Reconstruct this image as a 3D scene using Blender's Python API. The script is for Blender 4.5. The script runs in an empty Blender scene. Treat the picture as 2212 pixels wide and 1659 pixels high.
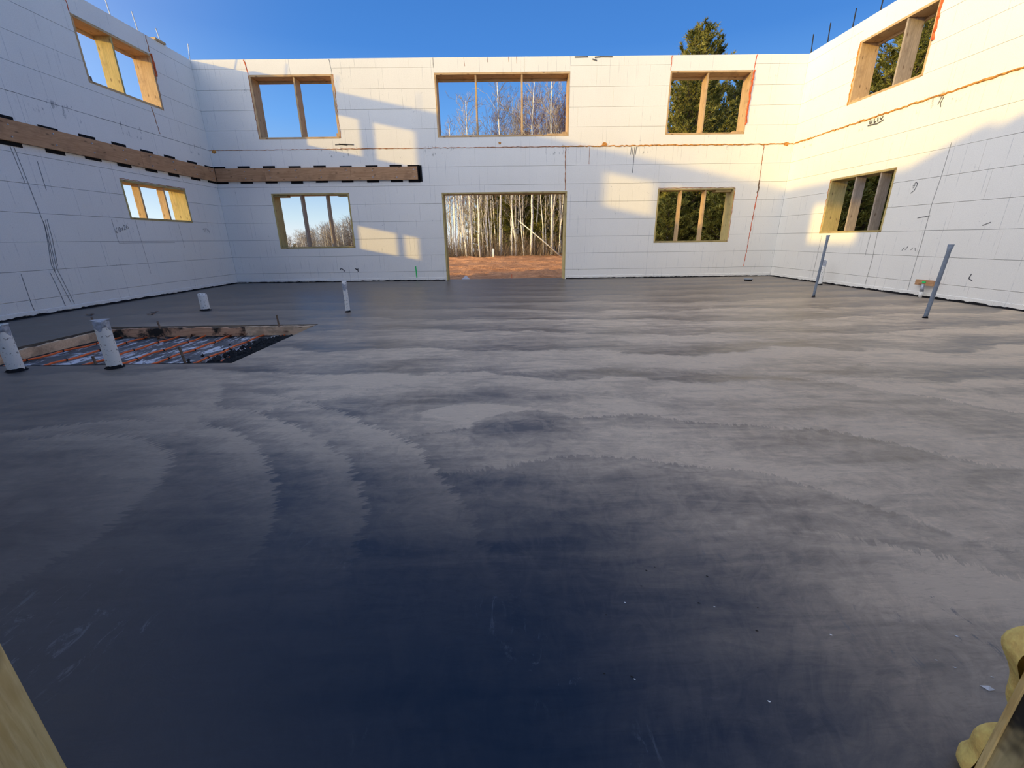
import bpy, bmesh, math, random
from mathutils import Vector, Matrix
random.seed(7)
scn = bpy.context.scene
COL = scn.collection
PI = math.pi

# ---------------------------------------------------------------- camera
f_px, pitch, yaw, roll, cam_h = 917.99, 0.3284015, 0.00750804, -0.01311819, 1.00207
F = Vector((math.sin(yaw)*math.cos(pitch), math.cos(yaw)*math.cos(pitch), -math.sin(pitch)))
Rr = F.cross(Vector((0, 0, 1))).normalized(); Uu = Rr.cross(F)
R2 = math.cos(roll)*Rr + math.sin(roll)*Uu
U2 = -math.sin(roll)*Rr + math.cos(roll)*Uu
cd = bpy.data.cameras.new('camera'); cam = bpy.data.objects.new('camera', cd); COL.objects.link(cam)
cd.sensor_fit = 'HORIZONTAL'; cd.sensor_width = 36.0; cd.lens = f_px/2212*36.0
cd.clip_start = 0.02; cd.clip_end = 2000
M = Matrix((R2, U2, -F)).transposed().to_4x4(); M.translation = Vector((0, 0, cam_h))
cam.matrix_world = M
scn.camera = cam

# ---------------------------------------------------------------- light
SUN_DIR = Vector((1.0, 0.545, -0.200)).normalized()      # direction of travel
sl = bpy.data.lights.new('sun', 'SUN'); sun = bpy.data.objects.new('sun', sl); COL.objects.link(sun)
sl.energy = 2.15; sl.color = (1.0, 0.66, 0.12); sl.angle = math.radians(0.9)
sun.rotation_euler = SUN_DIR.to_track_quat('-Z', 'Y').to_euler()
sun.location = (-20, -12, 8)

w = bpy.data.worlds.new('World'); scn.world = w; w.use_nodes = True
wn = w.node_tree; wn.nodes.clear()
def wnode(t, **k):
    n = wn.nodes.new(t)
    for a, b in k.items(): setattr(n, a, b)
    return n
wo = wnode('ShaderNodeOutputWorld'); bg = wnode('ShaderNodeBackground'); tc = wnode('ShaderNodeTexCoord')
sx = wnode('ShaderNodeSeparateXYZ'); rp = wnode('ShaderNodeValToRGB')
wn.links.new(tc.outputs['Generated'], sx.inputs[0])
wn.links.new(sx.outputs['Z'], rp.inputs[0])
el = rp.color_ramp.elements
stops = [(0.0, (.55, .58, .60)), (0.045, (.40, .51, .58)), (0.12, (.19, .34, .55)), (0.22, (.095, .255, .56)),
         (0.33, (.046, .165, .455)), (0.45, (.034, .130, .385)), (1.0, (.034, .125, .36))]
el[0].position = 0; el[0].color = (*stops[0][1], 1); el[1].position = 1; el[1].color = (*stops[-1][1], 1)
for p_, c_ in stops[1:-1]:
    e = el.new(p_); e.color = (*c_, 1)
# brighter, paler sky around the low sun (smooth aureole)
dt = wnode('ShaderNodeVectorMath', operation='DOT_PRODUCT'); dt.inputs[1].default_value = (-SUN_DIR)[:]
wn.links.new(tc.outputs['Generated'], dt.inputs[0])
m1 = wnode('ShaderNodeMapRange'); m1.inputs[1].default_value = -0.2; m1.inputs[2].default_value = 1.0
wn.links.new(dt.outputs['Value'], m1.inputs[0])
pw = wnode('ShaderNodeMath', operation='POWER'); pw.inputs[1].default_value = 2.8
wn.links.new(m1.outputs[0], pw.inputs[0])
mx = wnode('ShaderNodeMix', data_type='RGBA', blend_type='ADD'); mx.inputs[7].default_value = (1.95, 1.78, 1.45, 1)
wn.links.new(pw.outputs[0], mx.inputs[0]); wn.links.new(rp.outputs[0], mx.inputs[6])
wn.links.new(mx.outputs[2], bg.inputs[0]); bg.inputs[1].default_value = 1.0
wn.links.new(bg.outputs[0], wo.inputs[0])

vs = scn.view_settings
vs.view_transform = 'Standard'; vs.look = 'None'; vs.exposure = 0.65; vs.gamma = 1.0; vs.use_curve_mapping = False

# ---------------------------------------------------------------- node helper
class NT:
    def __init__(s, name, rough=.7, spec=.5):
        s.m = bpy.data.materials.new(name); s.m.use_nodes = True; s.t = s.m.node_tree
        s.b = s.t.nodes['Principled BSDF']; s.b.inputs['Roughness'].default_value = rough
        s.b.inputs['Specular IOR Level'].default_value = spec
        s.g = None
    def n(s, t, **k):
        x = s.t.nodes.new(t)
        for a, b in k.items(): setattr(x, a, b)
        return x
    def L(s, a, b): s.t.links.new(a, b)
    def pos(s):
        if s.g is None: s.g = s.n('ShaderNodeNewGeometry').outputs['Position']
        return s.g
    def objc(s): return s.n('ShaderNodeTexCoord').outputs['Object']
    def mp(s, v, sc=(1, 1, 1), loc=(0, 0, 0), rot=(0, 0, 0)):
        x = s.n('ShaderNodeMapping'); x.inputs['Scale'].default_value = sc; x.inputs['Location'].default_value = loc
        x.inputs['Rotation'].default_value = rot; s.L(v, x.inputs[0]); return x.outputs[0]
    def noise(s, v, scale=1, det=4, rough=.55, dist=0):
        x = s.n('ShaderNodeTexNoise'); x.inputs['Scale'].default_value = scale; x.inputs['Detail'].default_value = det
        x.inputs['Roughness'].default_value = rough; x.inputs['Distortion'].default_value = dist
        s.L(v, x.inputs['Vector']); return x.outputs['Fac']
    def mr(s, v, a, b, c=0, d=1, smooth=True):
        x = s.n('ShaderNodeMapRange'); x.interpolation_type = 'SMOOTHSTEP' if smooth else 'LINEAR'
        for i, q in zip((1, 2, 3, 4), (a, b, c, d)): x.inputs[i].default_value = q
        s.L(v, x.inputs[0]); return x.outputs[0]
    def math(s, op, a, b=None, c=None):
        x = s.n('ShaderNodeMath', operation=op)
        for i, q in enumerate((a, b, c)):
            if q is None: continue
            if isinstance(q, (int, float)): x.inputs[i].default_value = q
            else: s.L(q, x.inputs[i])
        return x.outputs[0]
    def sep(s, v):
        x = s.n('ShaderNodeSeparateXYZ'); s.L(v, x.inputs[0]); return x.outputs
    def comb(s, a, b, c):
        x = s.n('ShaderNodeCombineXYZ')
        for i, q in enumerate((a, b, c)):
            if isinstance(q, (int, float)): x.inputs[i].default_value = q
            else: s.L(q, x.inputs[i])
        return x.outputs[0]
    def mix(s, f, a, b, blend='MIX'):
        x = s.n('ShaderNodeMix', data_type='RGBA', blend_type=blend)
        for i, q in ((0, f), (6, a), (7, b)):
            if isinstance(q, (int, float)): x.inputs[i].default_value = q
            elif isinstance(q, tuple): x.inputs[i].default_value = (*q, 1) if len(q) == 3 else q
            else: s.L(q, x.inputs[i])
        return x.outputs[2]
    def bump(s, h, strength=.3, dist=.01):
        x = s.n('ShaderNodeBump'); x.inputs['Strength'].default_value = strength; x.inputs['Distance'].default_value = dist
        s.L(h, x.inputs['Height']); s.L(x.outputs[0], s.b.inputs['Normal'])
    def col(s, c):
        if isinstance(c, tuple): s.b.inputs['Base Color'].default_value = (*c, 1)
        else: s.L(c, s.b.inputs['Base Color'])
        return s

def simple(name, c, rough=.7, var=.25, scale=20, spec=.3, metal=0, bump=.2):
    t = NT(name, rough, spec); p = t.objc(); n = t.noise(p, scale, 4)
    f = t.mr(n, .3, .7)
    t.col(t.mix(f, tuple(x*(1-var) for x in c), tuple(min(1, x*(1+var)) for x in c)))
    t.b.inputs['Metallic'].default_value = metal
    if bump: t.bump(n, bump, .004)
    return t.m

def foam_mat(name, axis):
    """white EPS form block, axis = horizontal axis of the wall ('x' or 'y')"""
    t = NT(name, .85, .15); P = t.pos(); s3 = t.sep(P)
    h = s3['X'] if axis == 'x' else s3['Y']; z = s3['Z']
    v = t.comb(h, 0.0, z)
    fine = t.noise(v, 90, 2, .6)
    big = t.noise(v, .7, 3)
    base = t.mix(t.mr(big, .3, .7), (.885, .87, .82), (.925, .91, .86))
    base = t.mix(t.mr(fine, .35, .65), base, t.mix(1.0, base, (.93, .93, .93), 'MULTIPLY'))
    # faint embossed vertical web lines every 20.3 cm, partly worn through
    fr = t.math('FRACT', t.math('DIVIDE', t.math('ADD', h, 30.0), .2032))
    ln = t.math('LESS_THAN', t.math('ABSOLUTE', t.math('SUBTRACT', fr, .5)), .018)
    msk = t.mr(t.noise(t.comb(h, 0.0, t.math('MULTIPLY', z, .8)), 2.3, 3), .5, .62)
    base = t.mix(t.math('MULTIPLY', t.math('MULTIPLY', ln, msk), .5), base, (.42, .44, .46))
    # thin run-down streaks
    st = t.noise(t.comb(t.math('MULTIPLY', h, 26.0), 0.0, t.math('MULTIPLY', z, .9)), 1.0, 3, .6)
    stm = t.mr(t.noise(v, .55, 2), .45, .62)
    base = t.mix(t.math('MULTIPLY', t.math('MULTIPLY', t.mr(st, .62, .75), stm), .38), base, (.42, .43, .44))
    # short scuffs
    sc = t.noise(t.mp(v, (5, 1, 2.2), rot=(0, .5, 0)), 3.2, 5, .7, 1.4)
    scm = t.mr(t.noise(v, 1.7, 2), .56, .64)
    base = t.mix(t.math('MULTIPLY', t.math('MULTIPLY', t.mr(sc, .64, .68), scm), .6), base, (.22, .24, .25))
    # concrete drips just under the floor joint
    zz = t.math('SUBTRACT', z, 3.02)
    band = t.math('SUBTRACT', 1.0, t.math('MINIMUM', 1.0, t.math('ABSOLUTE', t.math('DIVIDE', zz, .13))))
    dr = t.noise(t.comb(t.math('MULTIPLY', h, 14.0), 0.0, t.math('MULTIPLY', z, 5.0)), 1.0, 4, .65)
    drm = t.mr(t.noise(t.comb(h, 3.0, 0.0), 1.1, 2), .52, .6)
    base = t.mix(t.math('MULTIPLY', t.math('MULTIPLY', t.mr(dr, .56, .64), t.mr(band, 0, .4)), t.math('MULTIPLY', drm, .7)), base, (.26, .27, .27))
    # dirt splashes near the slab
    lo = t.mr(z, .26, .0)
    sp = t.noise(v, 45, 4, .75)
    spt = t.math('ADD', sp, t.math('MULTIPLY', lo, .14))
    base = t.mix(t.math('MULTIPLY', t.mr(spt, .745, .78), t.mr(lo, 0, .5)), base, (.12, .13, .14))
    spk = t.noise(v, 60, 1, .5)
    base = t.mix(t.math('MULTIPLY', t.mr(spk, .74, .78), .5), base, (.3, .31, .32))
    t.col(base)
    rib = t.noise(t.comb(t.math('MULTIPLY', h, 70.0), 0.0, t.math('MULTIPLY', z, 1.2)), 1.0, 3, .6)
    t.bump(t.math('ADD', t.math('MULTIPLY', rib, .8), t.math('MULTIPLY', fine, .5)), .35, .006)
    return t.m

def wood_mat(name, c1, c2, grain='z', dark=(.12, .06, .03), rough=.65, knots=True, grime=0.0):
    t = NT(name, rough, .25); P = t.objc()
    sc = {'x': (1.2, 16, 16), 'y': (16, 1.2, 16), 'z': (16, 16, 1.2)}[grain]
    q = t.mp(P, sc)
    n = t.noise(q, 2.2, 5, .6, 1.2)
    c = t.mix(t.mr(n, .3, .7), c1, c2)
    n2 = t.noise(t.mp(P, tuple(x*3 for x in sc)), 3, 3, .6)
    c = t.mix(t.math('MULTIPLY', t.mr(n2, .55, .75), .35), c, dark)
    if knots:
        vo = t.n('ShaderNodeTexVoronoi'); vo.voronoi_dimensions = '2D'; vo.inputs['Scale'].default_value = 1.0
        q3 = t.sep(P); al, o1, o2 = {'x': ('X', 'Z', 'Y'), 'y': ('Y', 'Z', 'X'), 'z': ('Z', 'X', 'Y')}[grain]
        cr = t.math('ADD', q3[o1], q3[o2])
        t.L(t.comb(t.math('MULTIPLY', q3[al], 2.3), t.math('MULTIPLY', cr, 6.0), 0.0), vo.inputs['Vector'])
        c = t.mix(t.math('MULTIPLY', t.mr(vo.outputs['Distance'], .10, .03), .65), c, dark)
        sm = t.noise(t.comb(q3[al], cr, 0.0), 2.6, 4, .6)
        c = t.mix(t.math('MULTIPLY', t.mr(sm, .52, .7), .30), c, dark)
    if grime:
        g = t.noise(P, 2.4, 5, .65)
        c = t.mix(t.math('MULTIPLY', t.mr(g, .46, .56), grime), c, (.03, .028, .025))
    t.col(c); t.bump(n, .25, .003)
    return t.m

MAT = {}
MAT['foam_x'] = foam_mat('white_foam_back', 'x')
MAT['foam_y'] = foam_mat('white_foam_side', 'y')
MAT['core'] = simple('core_concrete', (.16, .16, .16), .9)
MAT['lum_x'] = wood_mat('lumber_x', (.52, .34, .17), (.66, .46, .25), 'x')
MAT['lum_y'] = wood_mat('lumber_y', (.52, .34, .17), (.66, .46, .25), 'y')
MAT['lum_z'] = wood_mat('lumber_z', (.52, .34, .17), (.66, .46, .25), 'z')
MAT['tr_x'] = wood_mat('treated_x', (.36, .29, .12), (.52, .40, .18), 'x')
MAT['tr_y'] = wood_mat('treated_y', (.36, .29, .12), (.52, .40, .18), 'y')
MAT['tr_z'] = wood_mat('treated_z', (.44, .36, .14), (.62, .48, .20), 'z')
MAT['grey_z'] = wood_mat('weathered_z', (.30, .25, .20), (.46, .38, .30), 'z')
MAT['ledger_x'] = wood_mat('ledger_lumber_x', (.40, .22, .11), (.56, .33, .18), 'x')
MAT['ledger_y'] = wood_mat('ledger_lumber_y', (.44, .24, .12), (.58, .34, .18), 'y')
MAT['form_x'] = wood_mat('form_lumber_x', (.55, .30, .18), (.72, .45, .28), 'x', grime=1.0)
MAT['form_y'] = wood_mat('form_lumber_y', (.66, .46, .30), (.80, .60, .40), 'x', grime=.35)
MAT['jamb_z'] = wood_mat('near_jamb_lumber', (.66, .46, .17), (.92, .74, .36), 'z', dark=(.30, .16, .05))
MAT['jamb_dirty'] = wood_mat('grimy_jamb_lumber', (.40, .33, .16), (.58, .48, .26), 'z', grime=1.0)
MAT['membrane'] = simple('black_membrane', (.008, .008, .010), .75, .3, 30, spec=.15)
MAT['orange'] = simple('orange_spray_foam', (.55, .24, .055), .8, .45, 25, bump=.8)
MAT['red'] = simple('red_spray_foam', (.60, .12, .04), .8, .35, 25, bump=.8)
MAT['brown_seam'] = simple('brown_spray_foam', (.38, .16, .07), .8, .35, 25, bump=.8)
MAT['yellow_foam'] = simple('yellow_spray_foam', (1.0, .66, .19), .75, .16, 60, bump=1.0)
MAT['pvc'] = None
t = NT('white_pvc', .45, .4); P = t.objc(); s_ = t.noise(P, 55, 3, .6)
t.col(t.mix(t.mr(s_, .60, .66), (.84, .84, .81), (.28, .27, .25))); t.bump(s_, .3, .004); MAT['pvc'] = t.m
MAT['conduit'] = simple('grey_conduit', (.20, .24, .30), .45, .12, 30)
MAT['tape'] = simple('silver_duct_tape', (.42, .46, .54), .35, .2, 40, metal=.3)
MAT['rebar'] = simple('rusty_rebar', (.20, .14, .10), .8, .45, 40)
MAT['rebar_pale'] = simple('galvanised_rod', (.62, .66, .70), .5, .2, 40)
MAT['dark_bar'] = simple('dark_rebar', (.022, .026, .038), .8, .3, 30)
MAT['pex'] = simple('orange_tubing', (.85, .16, .035), .4, .15, 10)
MAT['tie'] = simple('black_tie', (.01, .01, .01), .6)
MAT['gravel'] = simple('black_gravel', (.018, .019, .021), .7, .6, 12)
MAT['green'] = simple('green_paint', (.04, .62, .16), .5, .1)
MAT['pencil'] = simple('marker_line', (.12, .12, .13), .8)
MAT['paper'] = simple('white_sheet', (.82, .84, .88), .5, .05)
MAT['leafb'] = simple('dead_leaf', (.22, .12, .07), .7, .4, 20)

# ---------------------------------------------------------------- mesh helpers
class MB:
    def __init__(s): s.v = []; s.f = []
    def add(s, vs, fs):
        o = len(s.v); s.v += [tuple(p) for p in vs]; s.f += [tuple(i+o for i in q) for q in fs]; return s
    def box(s, a, b):
        x0, y0, z0 = a; x1, y1, z1 = b
        v = [(x0, y0, z0), (x1, y0, z0), (x1, y1, z0), (x0, y1, z0), (x0, y0, z1), (x1, y0, z1), (x1, y1, z1), (x0, y1, z1)]
        return s.add(v, [(0, 3, 2, 1), (4, 5, 6, 7), (0, 1, 5, 4), (1, 2, 6, 5), (2, 3, 7, 6), (3, 0, 4, 7)])
    def tube(s, pts, rad, n=8, cap=True):
        pts = [Vector(p) for p in pts]
        if isinstance(rad, (int, float)): rad = [rad]*len(pts)
        o = len(s.v); up = Vector((.3, .9, .2)) if abs((pts[-1]-pts[0]).normalized().z) > .8 else Vector((0, 0, 1))
        for i, p in enumerate(pts):
            d = (pts[min(i+1, len(pts)-1)]-pts[max(i-1, 0)]).normalized()
            a = d.cross(up).normalized(); b = d.cross(a)
            for k in range(n):
                an = 2*PI*k/n
                s.v.append(tuple(p+rad[i]*(math.cos(an)*a+math.sin(an)*b)))
        for i in range(len(pts)-1):
            for k in range(n):
                k2 = (k+1) % n
                s.f.append((o+i*n+k, o+i*n+k2, o+(i+1)*n+k2, o+(i+1)*n+k))
        if cap:
            s.f.append(tuple(o+k for k in range(n))[::-1]); e = o+(len(pts)-1)*n
            s.f.append(tuple(e+k for k in range(n)))
        return s
    def mesh(s, name, mat, smooth=False):
        me = bpy.data.meshes.new(name); me.from_pydata(s.v, [], s.f)
        if mat: me.materials.append(mat)
        if smooth:
            me.polygons.foreach_set('use_smooth', [True]*len(me.polygons))
        me.update(); return me
    def obj(s, name, mat, parent=None, smooth=False, bevel=0):
        me = s.mesh(name, mat, smooth); o = bpy.data.objects.new(name, me); COL.objects.link(o)
        if parent is not None:
            o.parent = parent; 
        if bevel:
            md = o.modifiers.new('bevel', 'BEVEL'); md.width = bevel; md.segments = 2; md.limit_method = 'ANGLE'
        return o

def tag(o, label, cat=None, group=None, kind=None):
    if label: o['label'] = label
    if cat: o['category'] = cat
    if group: o['group'] = group
    if kind: o['kind'] = kind
    return o
def empty(name, loc=(0, 0, 0), rz=0):
    o = bpy.data.objects.new(name, None); COL.objects.link(o); o.location = loc; o.rotation_euler = (0, 0, rz)
    o.empty_display_size = .1; return o
def copy_tree(o, parent=None):
    c = o.copy(); COL.objects.link(c)
    if parent is not None: c.parent = parent
    for ch in list(o.children): copy_tree(ch, c)
    return c

# ---------------------------------------------------------------- building dimensions
XL, XR, YB, YF = -7.030, 6.918, 11.433, 0.52
H, J, CO = 4.893, 3.084, .4064
TH, FT = .340, .065

def map_pt(wall, h, z, d):
    """h along wall, z up, d depth behind the inner face"""
    if wall == 'back': return (h, YB+d, z)
    if wall == 'left': return (XL-d, h, z)
    if wall == 'right': return (XR+d, h, z)
    if wall == 'front': return (h, YF-d, z)
FLIP = {'back': 1, 'left': -1, 'right': 1, 'front': -1}

def cells(rect, holes):
    a0, a1, b0, b1 = rect
    xs = sorted({a0, a1} | {min(max(q, a0), a1) for h in holes for q in h[:2]})
    zs = sorted({b0, b1} | {min(max(q, b0), b1) for h in holes for q in h[2:4]})
    out = set()
    for i in range(len(xs)-1):
        for j in range(len(zs)-1):
            cx, cz = (xs[i]+xs[i+1])/2, (zs[j]+zs[j+1])/2
            if xs[i+1]-xs[i] < 1e-5 or zs[j+1]-zs[j] < 1e-5: continue
            if any(h[0] < cx < h[1] and h[2] < cz < h[3] for h in holes): continue
            out.add((i, j))
    return xs, zs, out

def slab(mb, wall, rect, holes, d0, d1, inset=0.0, vin=.4):
    xs, zs, cs = cells(rect, holes)
    if not cs: return False
    def P(i, j, d):
        x, z = xs[i], zs[j]
        if inset:
            if i == 0: x += inset*vin
            if i == len(xs)-1: x -= inset*vin
            if j == 0: z += inset
            if j == len(zs)-1: z -= inset
        return map_pt(wall, x, z, d)
    for (i, j) in cs:
        def quad(*q):
            o = len(mb.v); mb.v += list(q); mb.f.append((o, o+1, o+2, o+3))
        quad(P(i, j, d0), P(i+1, j, d0), P(i+1, j+1, d0), P(i, j+1, d0))
        quad(P(i, j, d1), P(i, j+1, d1), P(i+1, j+1, d1), P(i+1, j, d1))
        if (i-1, j) not in cs: quad(P(i, j, d0), P(i, j+1, d0), P(i, j+1, d1), P(i, j, d1))
        if (i+1, j) not in cs: quad(P(i+1, j, d0), P(i+1, j, d1), P(i+1, j+1, d1), P(i+1, j+1, d0))
        if (i, j-1) not in cs: quad(P(i, j, d0), P(i, j, d1), P(i+1, j, d1), P(i+1, j, d0))
        if (i, j+1) not in cs: quad(P(i, j+1, d0), P(i+1, j+1, d0), P(i+1, j+1, d1), P(i, j+1, d1))
    return True

# openings: h0, h1, z0, z1
OP = {
 'back': [(-5.79, -3.90, 3.306, 4.592), (-1.595, 1.505, 3.303, 4.597), (3.80, 5.69, 3.303, 4.590),
          (-5.76, -3.86, .842, 2.13), (-1.585, 1.507, -.02, 2.106), (3.756, 5.65, .868, 2.135)],
 'left': [(8.54, 10.195, 3.605, 4.57), (8.605, 10.263, 1.440, 2.128), (4.66, 6.315, 3.605, 4.57), (1.03, 2.685, 3.605, 4.57)],
 'right': [(8.21, 9.835, 3.472, 4.54), (8.26, 9.875, 1.04, 2.123)],
 'front': [(-.86, .915, -.02, 2.3)],
}
EXT = {'back': (XL-TH, XR+TH), 'left': (YF-.0, YB), 'right': (YF-.0, YB), 'front': (XL-TH, XR+TH)}
VIS = {'back': (XL, XR), 'left': (YF, YB), 'right': (YF, YB), 'front': (XL, XR)}
NAMES = {'back': 'wall_back', 'left': 'wall_left', 'right': 'wall_right', 'front': 'wall_front'}
LABW = {'back': 'long white foam-block wall facing the camera, two storeys with six openings',
        'left': 'shaded white foam-block wall on the left with a timber ledger',
        'right': 'white foam-block wall on the right, sunlit across its upper half',
        'front': 'white foam-block wall the camera looks through'}
lead = {}
for wl in ('back', 'left', 'right', 'front'):
    e0, e1 = EXT[wl]; mb = MB()
    if wl == 'front':
        slab(mb, wl, (e0, -5.0, -.3, H-.01), OP[wl], FT+.001, TH-FT)
        slab(mb, wl, (-5.0, e1, -.3, 4.66), OP[wl], FT+.001, TH-FT)
    else:
        slab(mb, wl, (e0, e1, -.3, H-.012), OP[wl], FT+.001, TH-FT)
    root = mb.obj(NAMES[wl], MAT['core']); tag(root, LABW[wl], kind='structure')
    fm = MAT['foam_x'] if wl in ('back', 'front') else MAT['foam_y']
    mb = MB(); slab(mb, wl, (e0, e1, -.3, 4.66 if wl == 'front' else H), OP[wl], TH-FT, TH)
    mb.obj('outer_foam', fm, root)
    # inner foam blocks, running bond
    v0, v1 = VIS[wl]
    zt = [J+k*CO for k in range(-8, 5)]
    zt = [-.02 if z < 0 else z for z in zt]
    zl = zt+[H]
    rnd = random.Random({'back': 3, 'left': 5, 'right': 9, 'front': 4}[wl])
    uppers = [o for o in OP[wl] if o[2] > 3.2]
    for ci in range(len(zl)-1):
        z0, z1 = zl[ci], zl[ci+1]
        if wl == 'front' and z0 > 4.6: continue
        heads = [(o[0], o[1], o[3]-.001, H) for o in uppers] if z1 > 4.6 else []
        off = (.61 if ci % 2 else 0)+rnd.choice([0, .2032, .4064])
        x = v0-off
        while x < v1:
            a, b = max(x, v0), min(x+1.2192, v1); x += 1.2192
            if b-a < .04: continue
            m_ = MB(); d = rnd.uniform(-.0012, .0016)
            if slab(m_, wl, (a, b, z0, z1), OP[wl]+heads, d, FT, .0024):
                m_.obj('foam_block', fm, root)
    for o in uppers:                                     # header pieces over the upper openings
        n = 2 if o[1]-o[0] < 2 else 3
        for k in range(n):
            a = o[0]+(o[1]-o[0])*k/n; b = o[0]+(o[1]-o[0])*(k+1)/n
            m_ = MB(); slab(m_, wl, (a, b, o[3], H), [], -.0015+.002*(k % 2), FT, .0028); m_.obj('foam_block', fm, root)
    lead[wl] = root

# added unseen wall behind the camera, blocks the low sun at the entrance
mb = MB().box((-2.9, -6.0, -.3), (-2.6, YF-TH-.01, 4.5)); o = mb.obj('wall_sun_block', MAT['foam_y'])
tag(o, 'added unseen wall outside the entrance that blocks the low sun', kind='structure')

# seams of spray foam -------------------------------------------------
def seam(wall, p0, p1, wdt, mat, parent, name='foam_seam', proud=.008, step=.05, seed=1):
    r = random.Random(seed); mb = MB()
    (h0, z0), (h1, z1) = p0, p1
    L = math.hypot(h1-h0, z1-z0); n = max(2, int(L/step)); nx, nz = -(z1-z0)/L, (h1-h0)/L
    prof = []
    big = 0
    for i in range(n+1):
        t_ = i/n; big = .75*big+r.uniform(-1, 1)*.4
        w_ = wdt*(.55+.45*abs(big)+r.random()*.35); off = wdt*.25*r.uniform(-1, 1)
        prof.append((h0+(h1-h0)*t_+nx*off, z0+(z1-z0)*t_+nz*off, w_/2, proud*(.5+r.random())))
    for (h, z, w_, pd) in prof:
        mb.v += [map_pt(wall, h+nx*w_, z+nz*w_, .004), map_pt(wall, h+nx*w_*.5, z+nz*w_*.5, -pd),
                 map_pt(wall, h-nx*w_*.5, z-nz*w_*.5, -pd), map_pt(wall, h-nx*w_, z-nz*w_, .004)]
    for i in range(n):
        for k in range(3):
            mb.f.append((i*4+k, i*4+k+1, i*4+4+k+1, i*4+4+k))
    return mb.obj(name, mat, parent, smooth=False)
bk, lf, rt = lead['back'], lead['left'], lead['right']
seam('back', (XL, J), (-4.0, J), .018, MAT['brown_seam'], bk, seed=2, proud=.005)
seam('back', (-4.0, J), (1.35, J), .024, MAT['brown_seam'], bk, seed=3)
seam('back', (1.35, J), (6.9, J), .034, MAT['orange'], bk, seed=4, proud=.014)
seam('right', (5.0, J), (11.43, J), .040, MAT['orange'], rt, seed=5, proud=.016)
seam('left', (5.5, J), (11.43, J), .010, MAT['pencil'], lf, seed=6, proud=.002)
seam('back', (1.458, 2.13), (1.444, 3.07), .032, MAT['brown_seam'], bk, seed=7)
seam('back', (6.24, 2.02), (6.175, .26), .028, MAT['red'], bk, seed=8, proud=.004)
seam('back', (6.215, 3.06), (6.235, 2.3), .028, MAT['brown_seam'], bk, seed=9, proud=.004)
seam('back', (6.235, 2.3), (6.24, 2.02), .06, MAT['rebar'], bk, seed=10, proud=.003)
seam('back', (2.02, J), (2.02, 2.70), .014, MAT['brown_seam'], bk, seed=11, proud=.002)
seam('back', (-5.79, 4.60), (-5.84, 4.885), .035, MAT['red'], bk, seed=12, proud=.004)
seam('back', (-3.90, 4.60), (-3.93, 4.885), .016, MAT['pencil'], bk, seed=13, proud=.002)
seam('back', (-1.60, 4.885), (-1.60, 4.70), .016, MAT['pencil'], bk, seed=14, proud=.002)
seam('back', (3.80, 4.60), (3.80, 4.885), .022, MAT['red'], bk, seed=15, proud=.004)
seam('back', (5.70, 4.60), (5.73, 4.885), .026, MAT['red'], bk, seed=16, proud=.004)
seam('back', (5.71, 4.59), (5.69, 3.50), .055, MAT['red'], bk, seed=17, proud=.02)
seam('back', (-5.80, 4.59), (-5.80, 3.31), .028, MAT['brown_seam'], bk, seed=18, proud=.004)
seam('back', (-3.885, 4.59), (-3.885, 3.31), .028, MAT['orange'], bk, seed=19, proud=.004)
seam('left', (8.545, 4.58), (8.54, 4.885), .025, MAT['red'], lf, seed=20, proud=.004)
seam('left', (10.19, 4.60), (10.19, 4.885), .035, MAT['brown_seam'], lf, seed=21, proud=.004)
seam('left', (10.21, 4.58), (10.21, 4.20), .06, MAT['red'], lf, seed=22, proud=.02)
seam('left', (10.20, 4.2), (10.20, 3.60), .03, MAT['brown_seam'], lf, seed=23, proud=.004)
seam('left', (9.87, 3.58), (9.92, 3.12), .025, MAT['brown_seam'], lf, seed=24, proud=.003)
seam('right', (8.195, 4.53), (8.20, 3.95), .055, MAT['red'], rt, seed=25, proud=.02)
seam('right', (9.845, 4.53), (9.85, 3.47), .04, MAT['orange'], rt, seed=26, proud=.012)
seam('right', (9.885, 2.12), (9.89, 1.04), .025, MAT['orange'], rt, seed=27, proud=.006)
seam('back', (5.665, 2.13), (5.665, .87), .022, MAT['orange'], bk, seed=28, proud=.006)
seam('back', (3.76, 2.148), (5.66, 2.148), .018, MAT['brown_seam'], bk, seed=29, proud=.006)
seam('left', (8.60, 2.14), (10.27, 2.14), .016, MAT['brown_seam'], lf, seed=30, proud=.006)
for a, b, hh in ((-.9, 4.89, .17), (-.38, 4.89, .10), (.28, 4.89, .13), (.10, 4.89, .1)):
    seam('back', (a, b), (a+.01, b-hh), .014, MAT['brown_seam'], bk, seed=int(a*50)+90, proud=.003)
# blobs of foam on the wall joint
for (h, z, r_) in ((2.37, 3.12, .055), (-6.93, 3.06, .045), (6.75, 3.08, .05), (-.13, 3.17, .03)):
    bm = bmesh.new(); bmesh.ops.create_icosphere(bm, subdivisions=2, radius=r_)
    for v in bm.verts: v.co *= random.uniform(.7, 1.15); v.co.y *= .35; v.co.x *= 1.3
    me = bpy.data.meshes.new('foam_blob'); bm.to_mesh(me); bm.free(); me.materials.append(MAT['orange'])
    o = bpy.data.objects.new('foam_blob', me); COL.objects.link(o); o.parent = bk; o.location = map_pt('back', h, z, 0)

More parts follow.
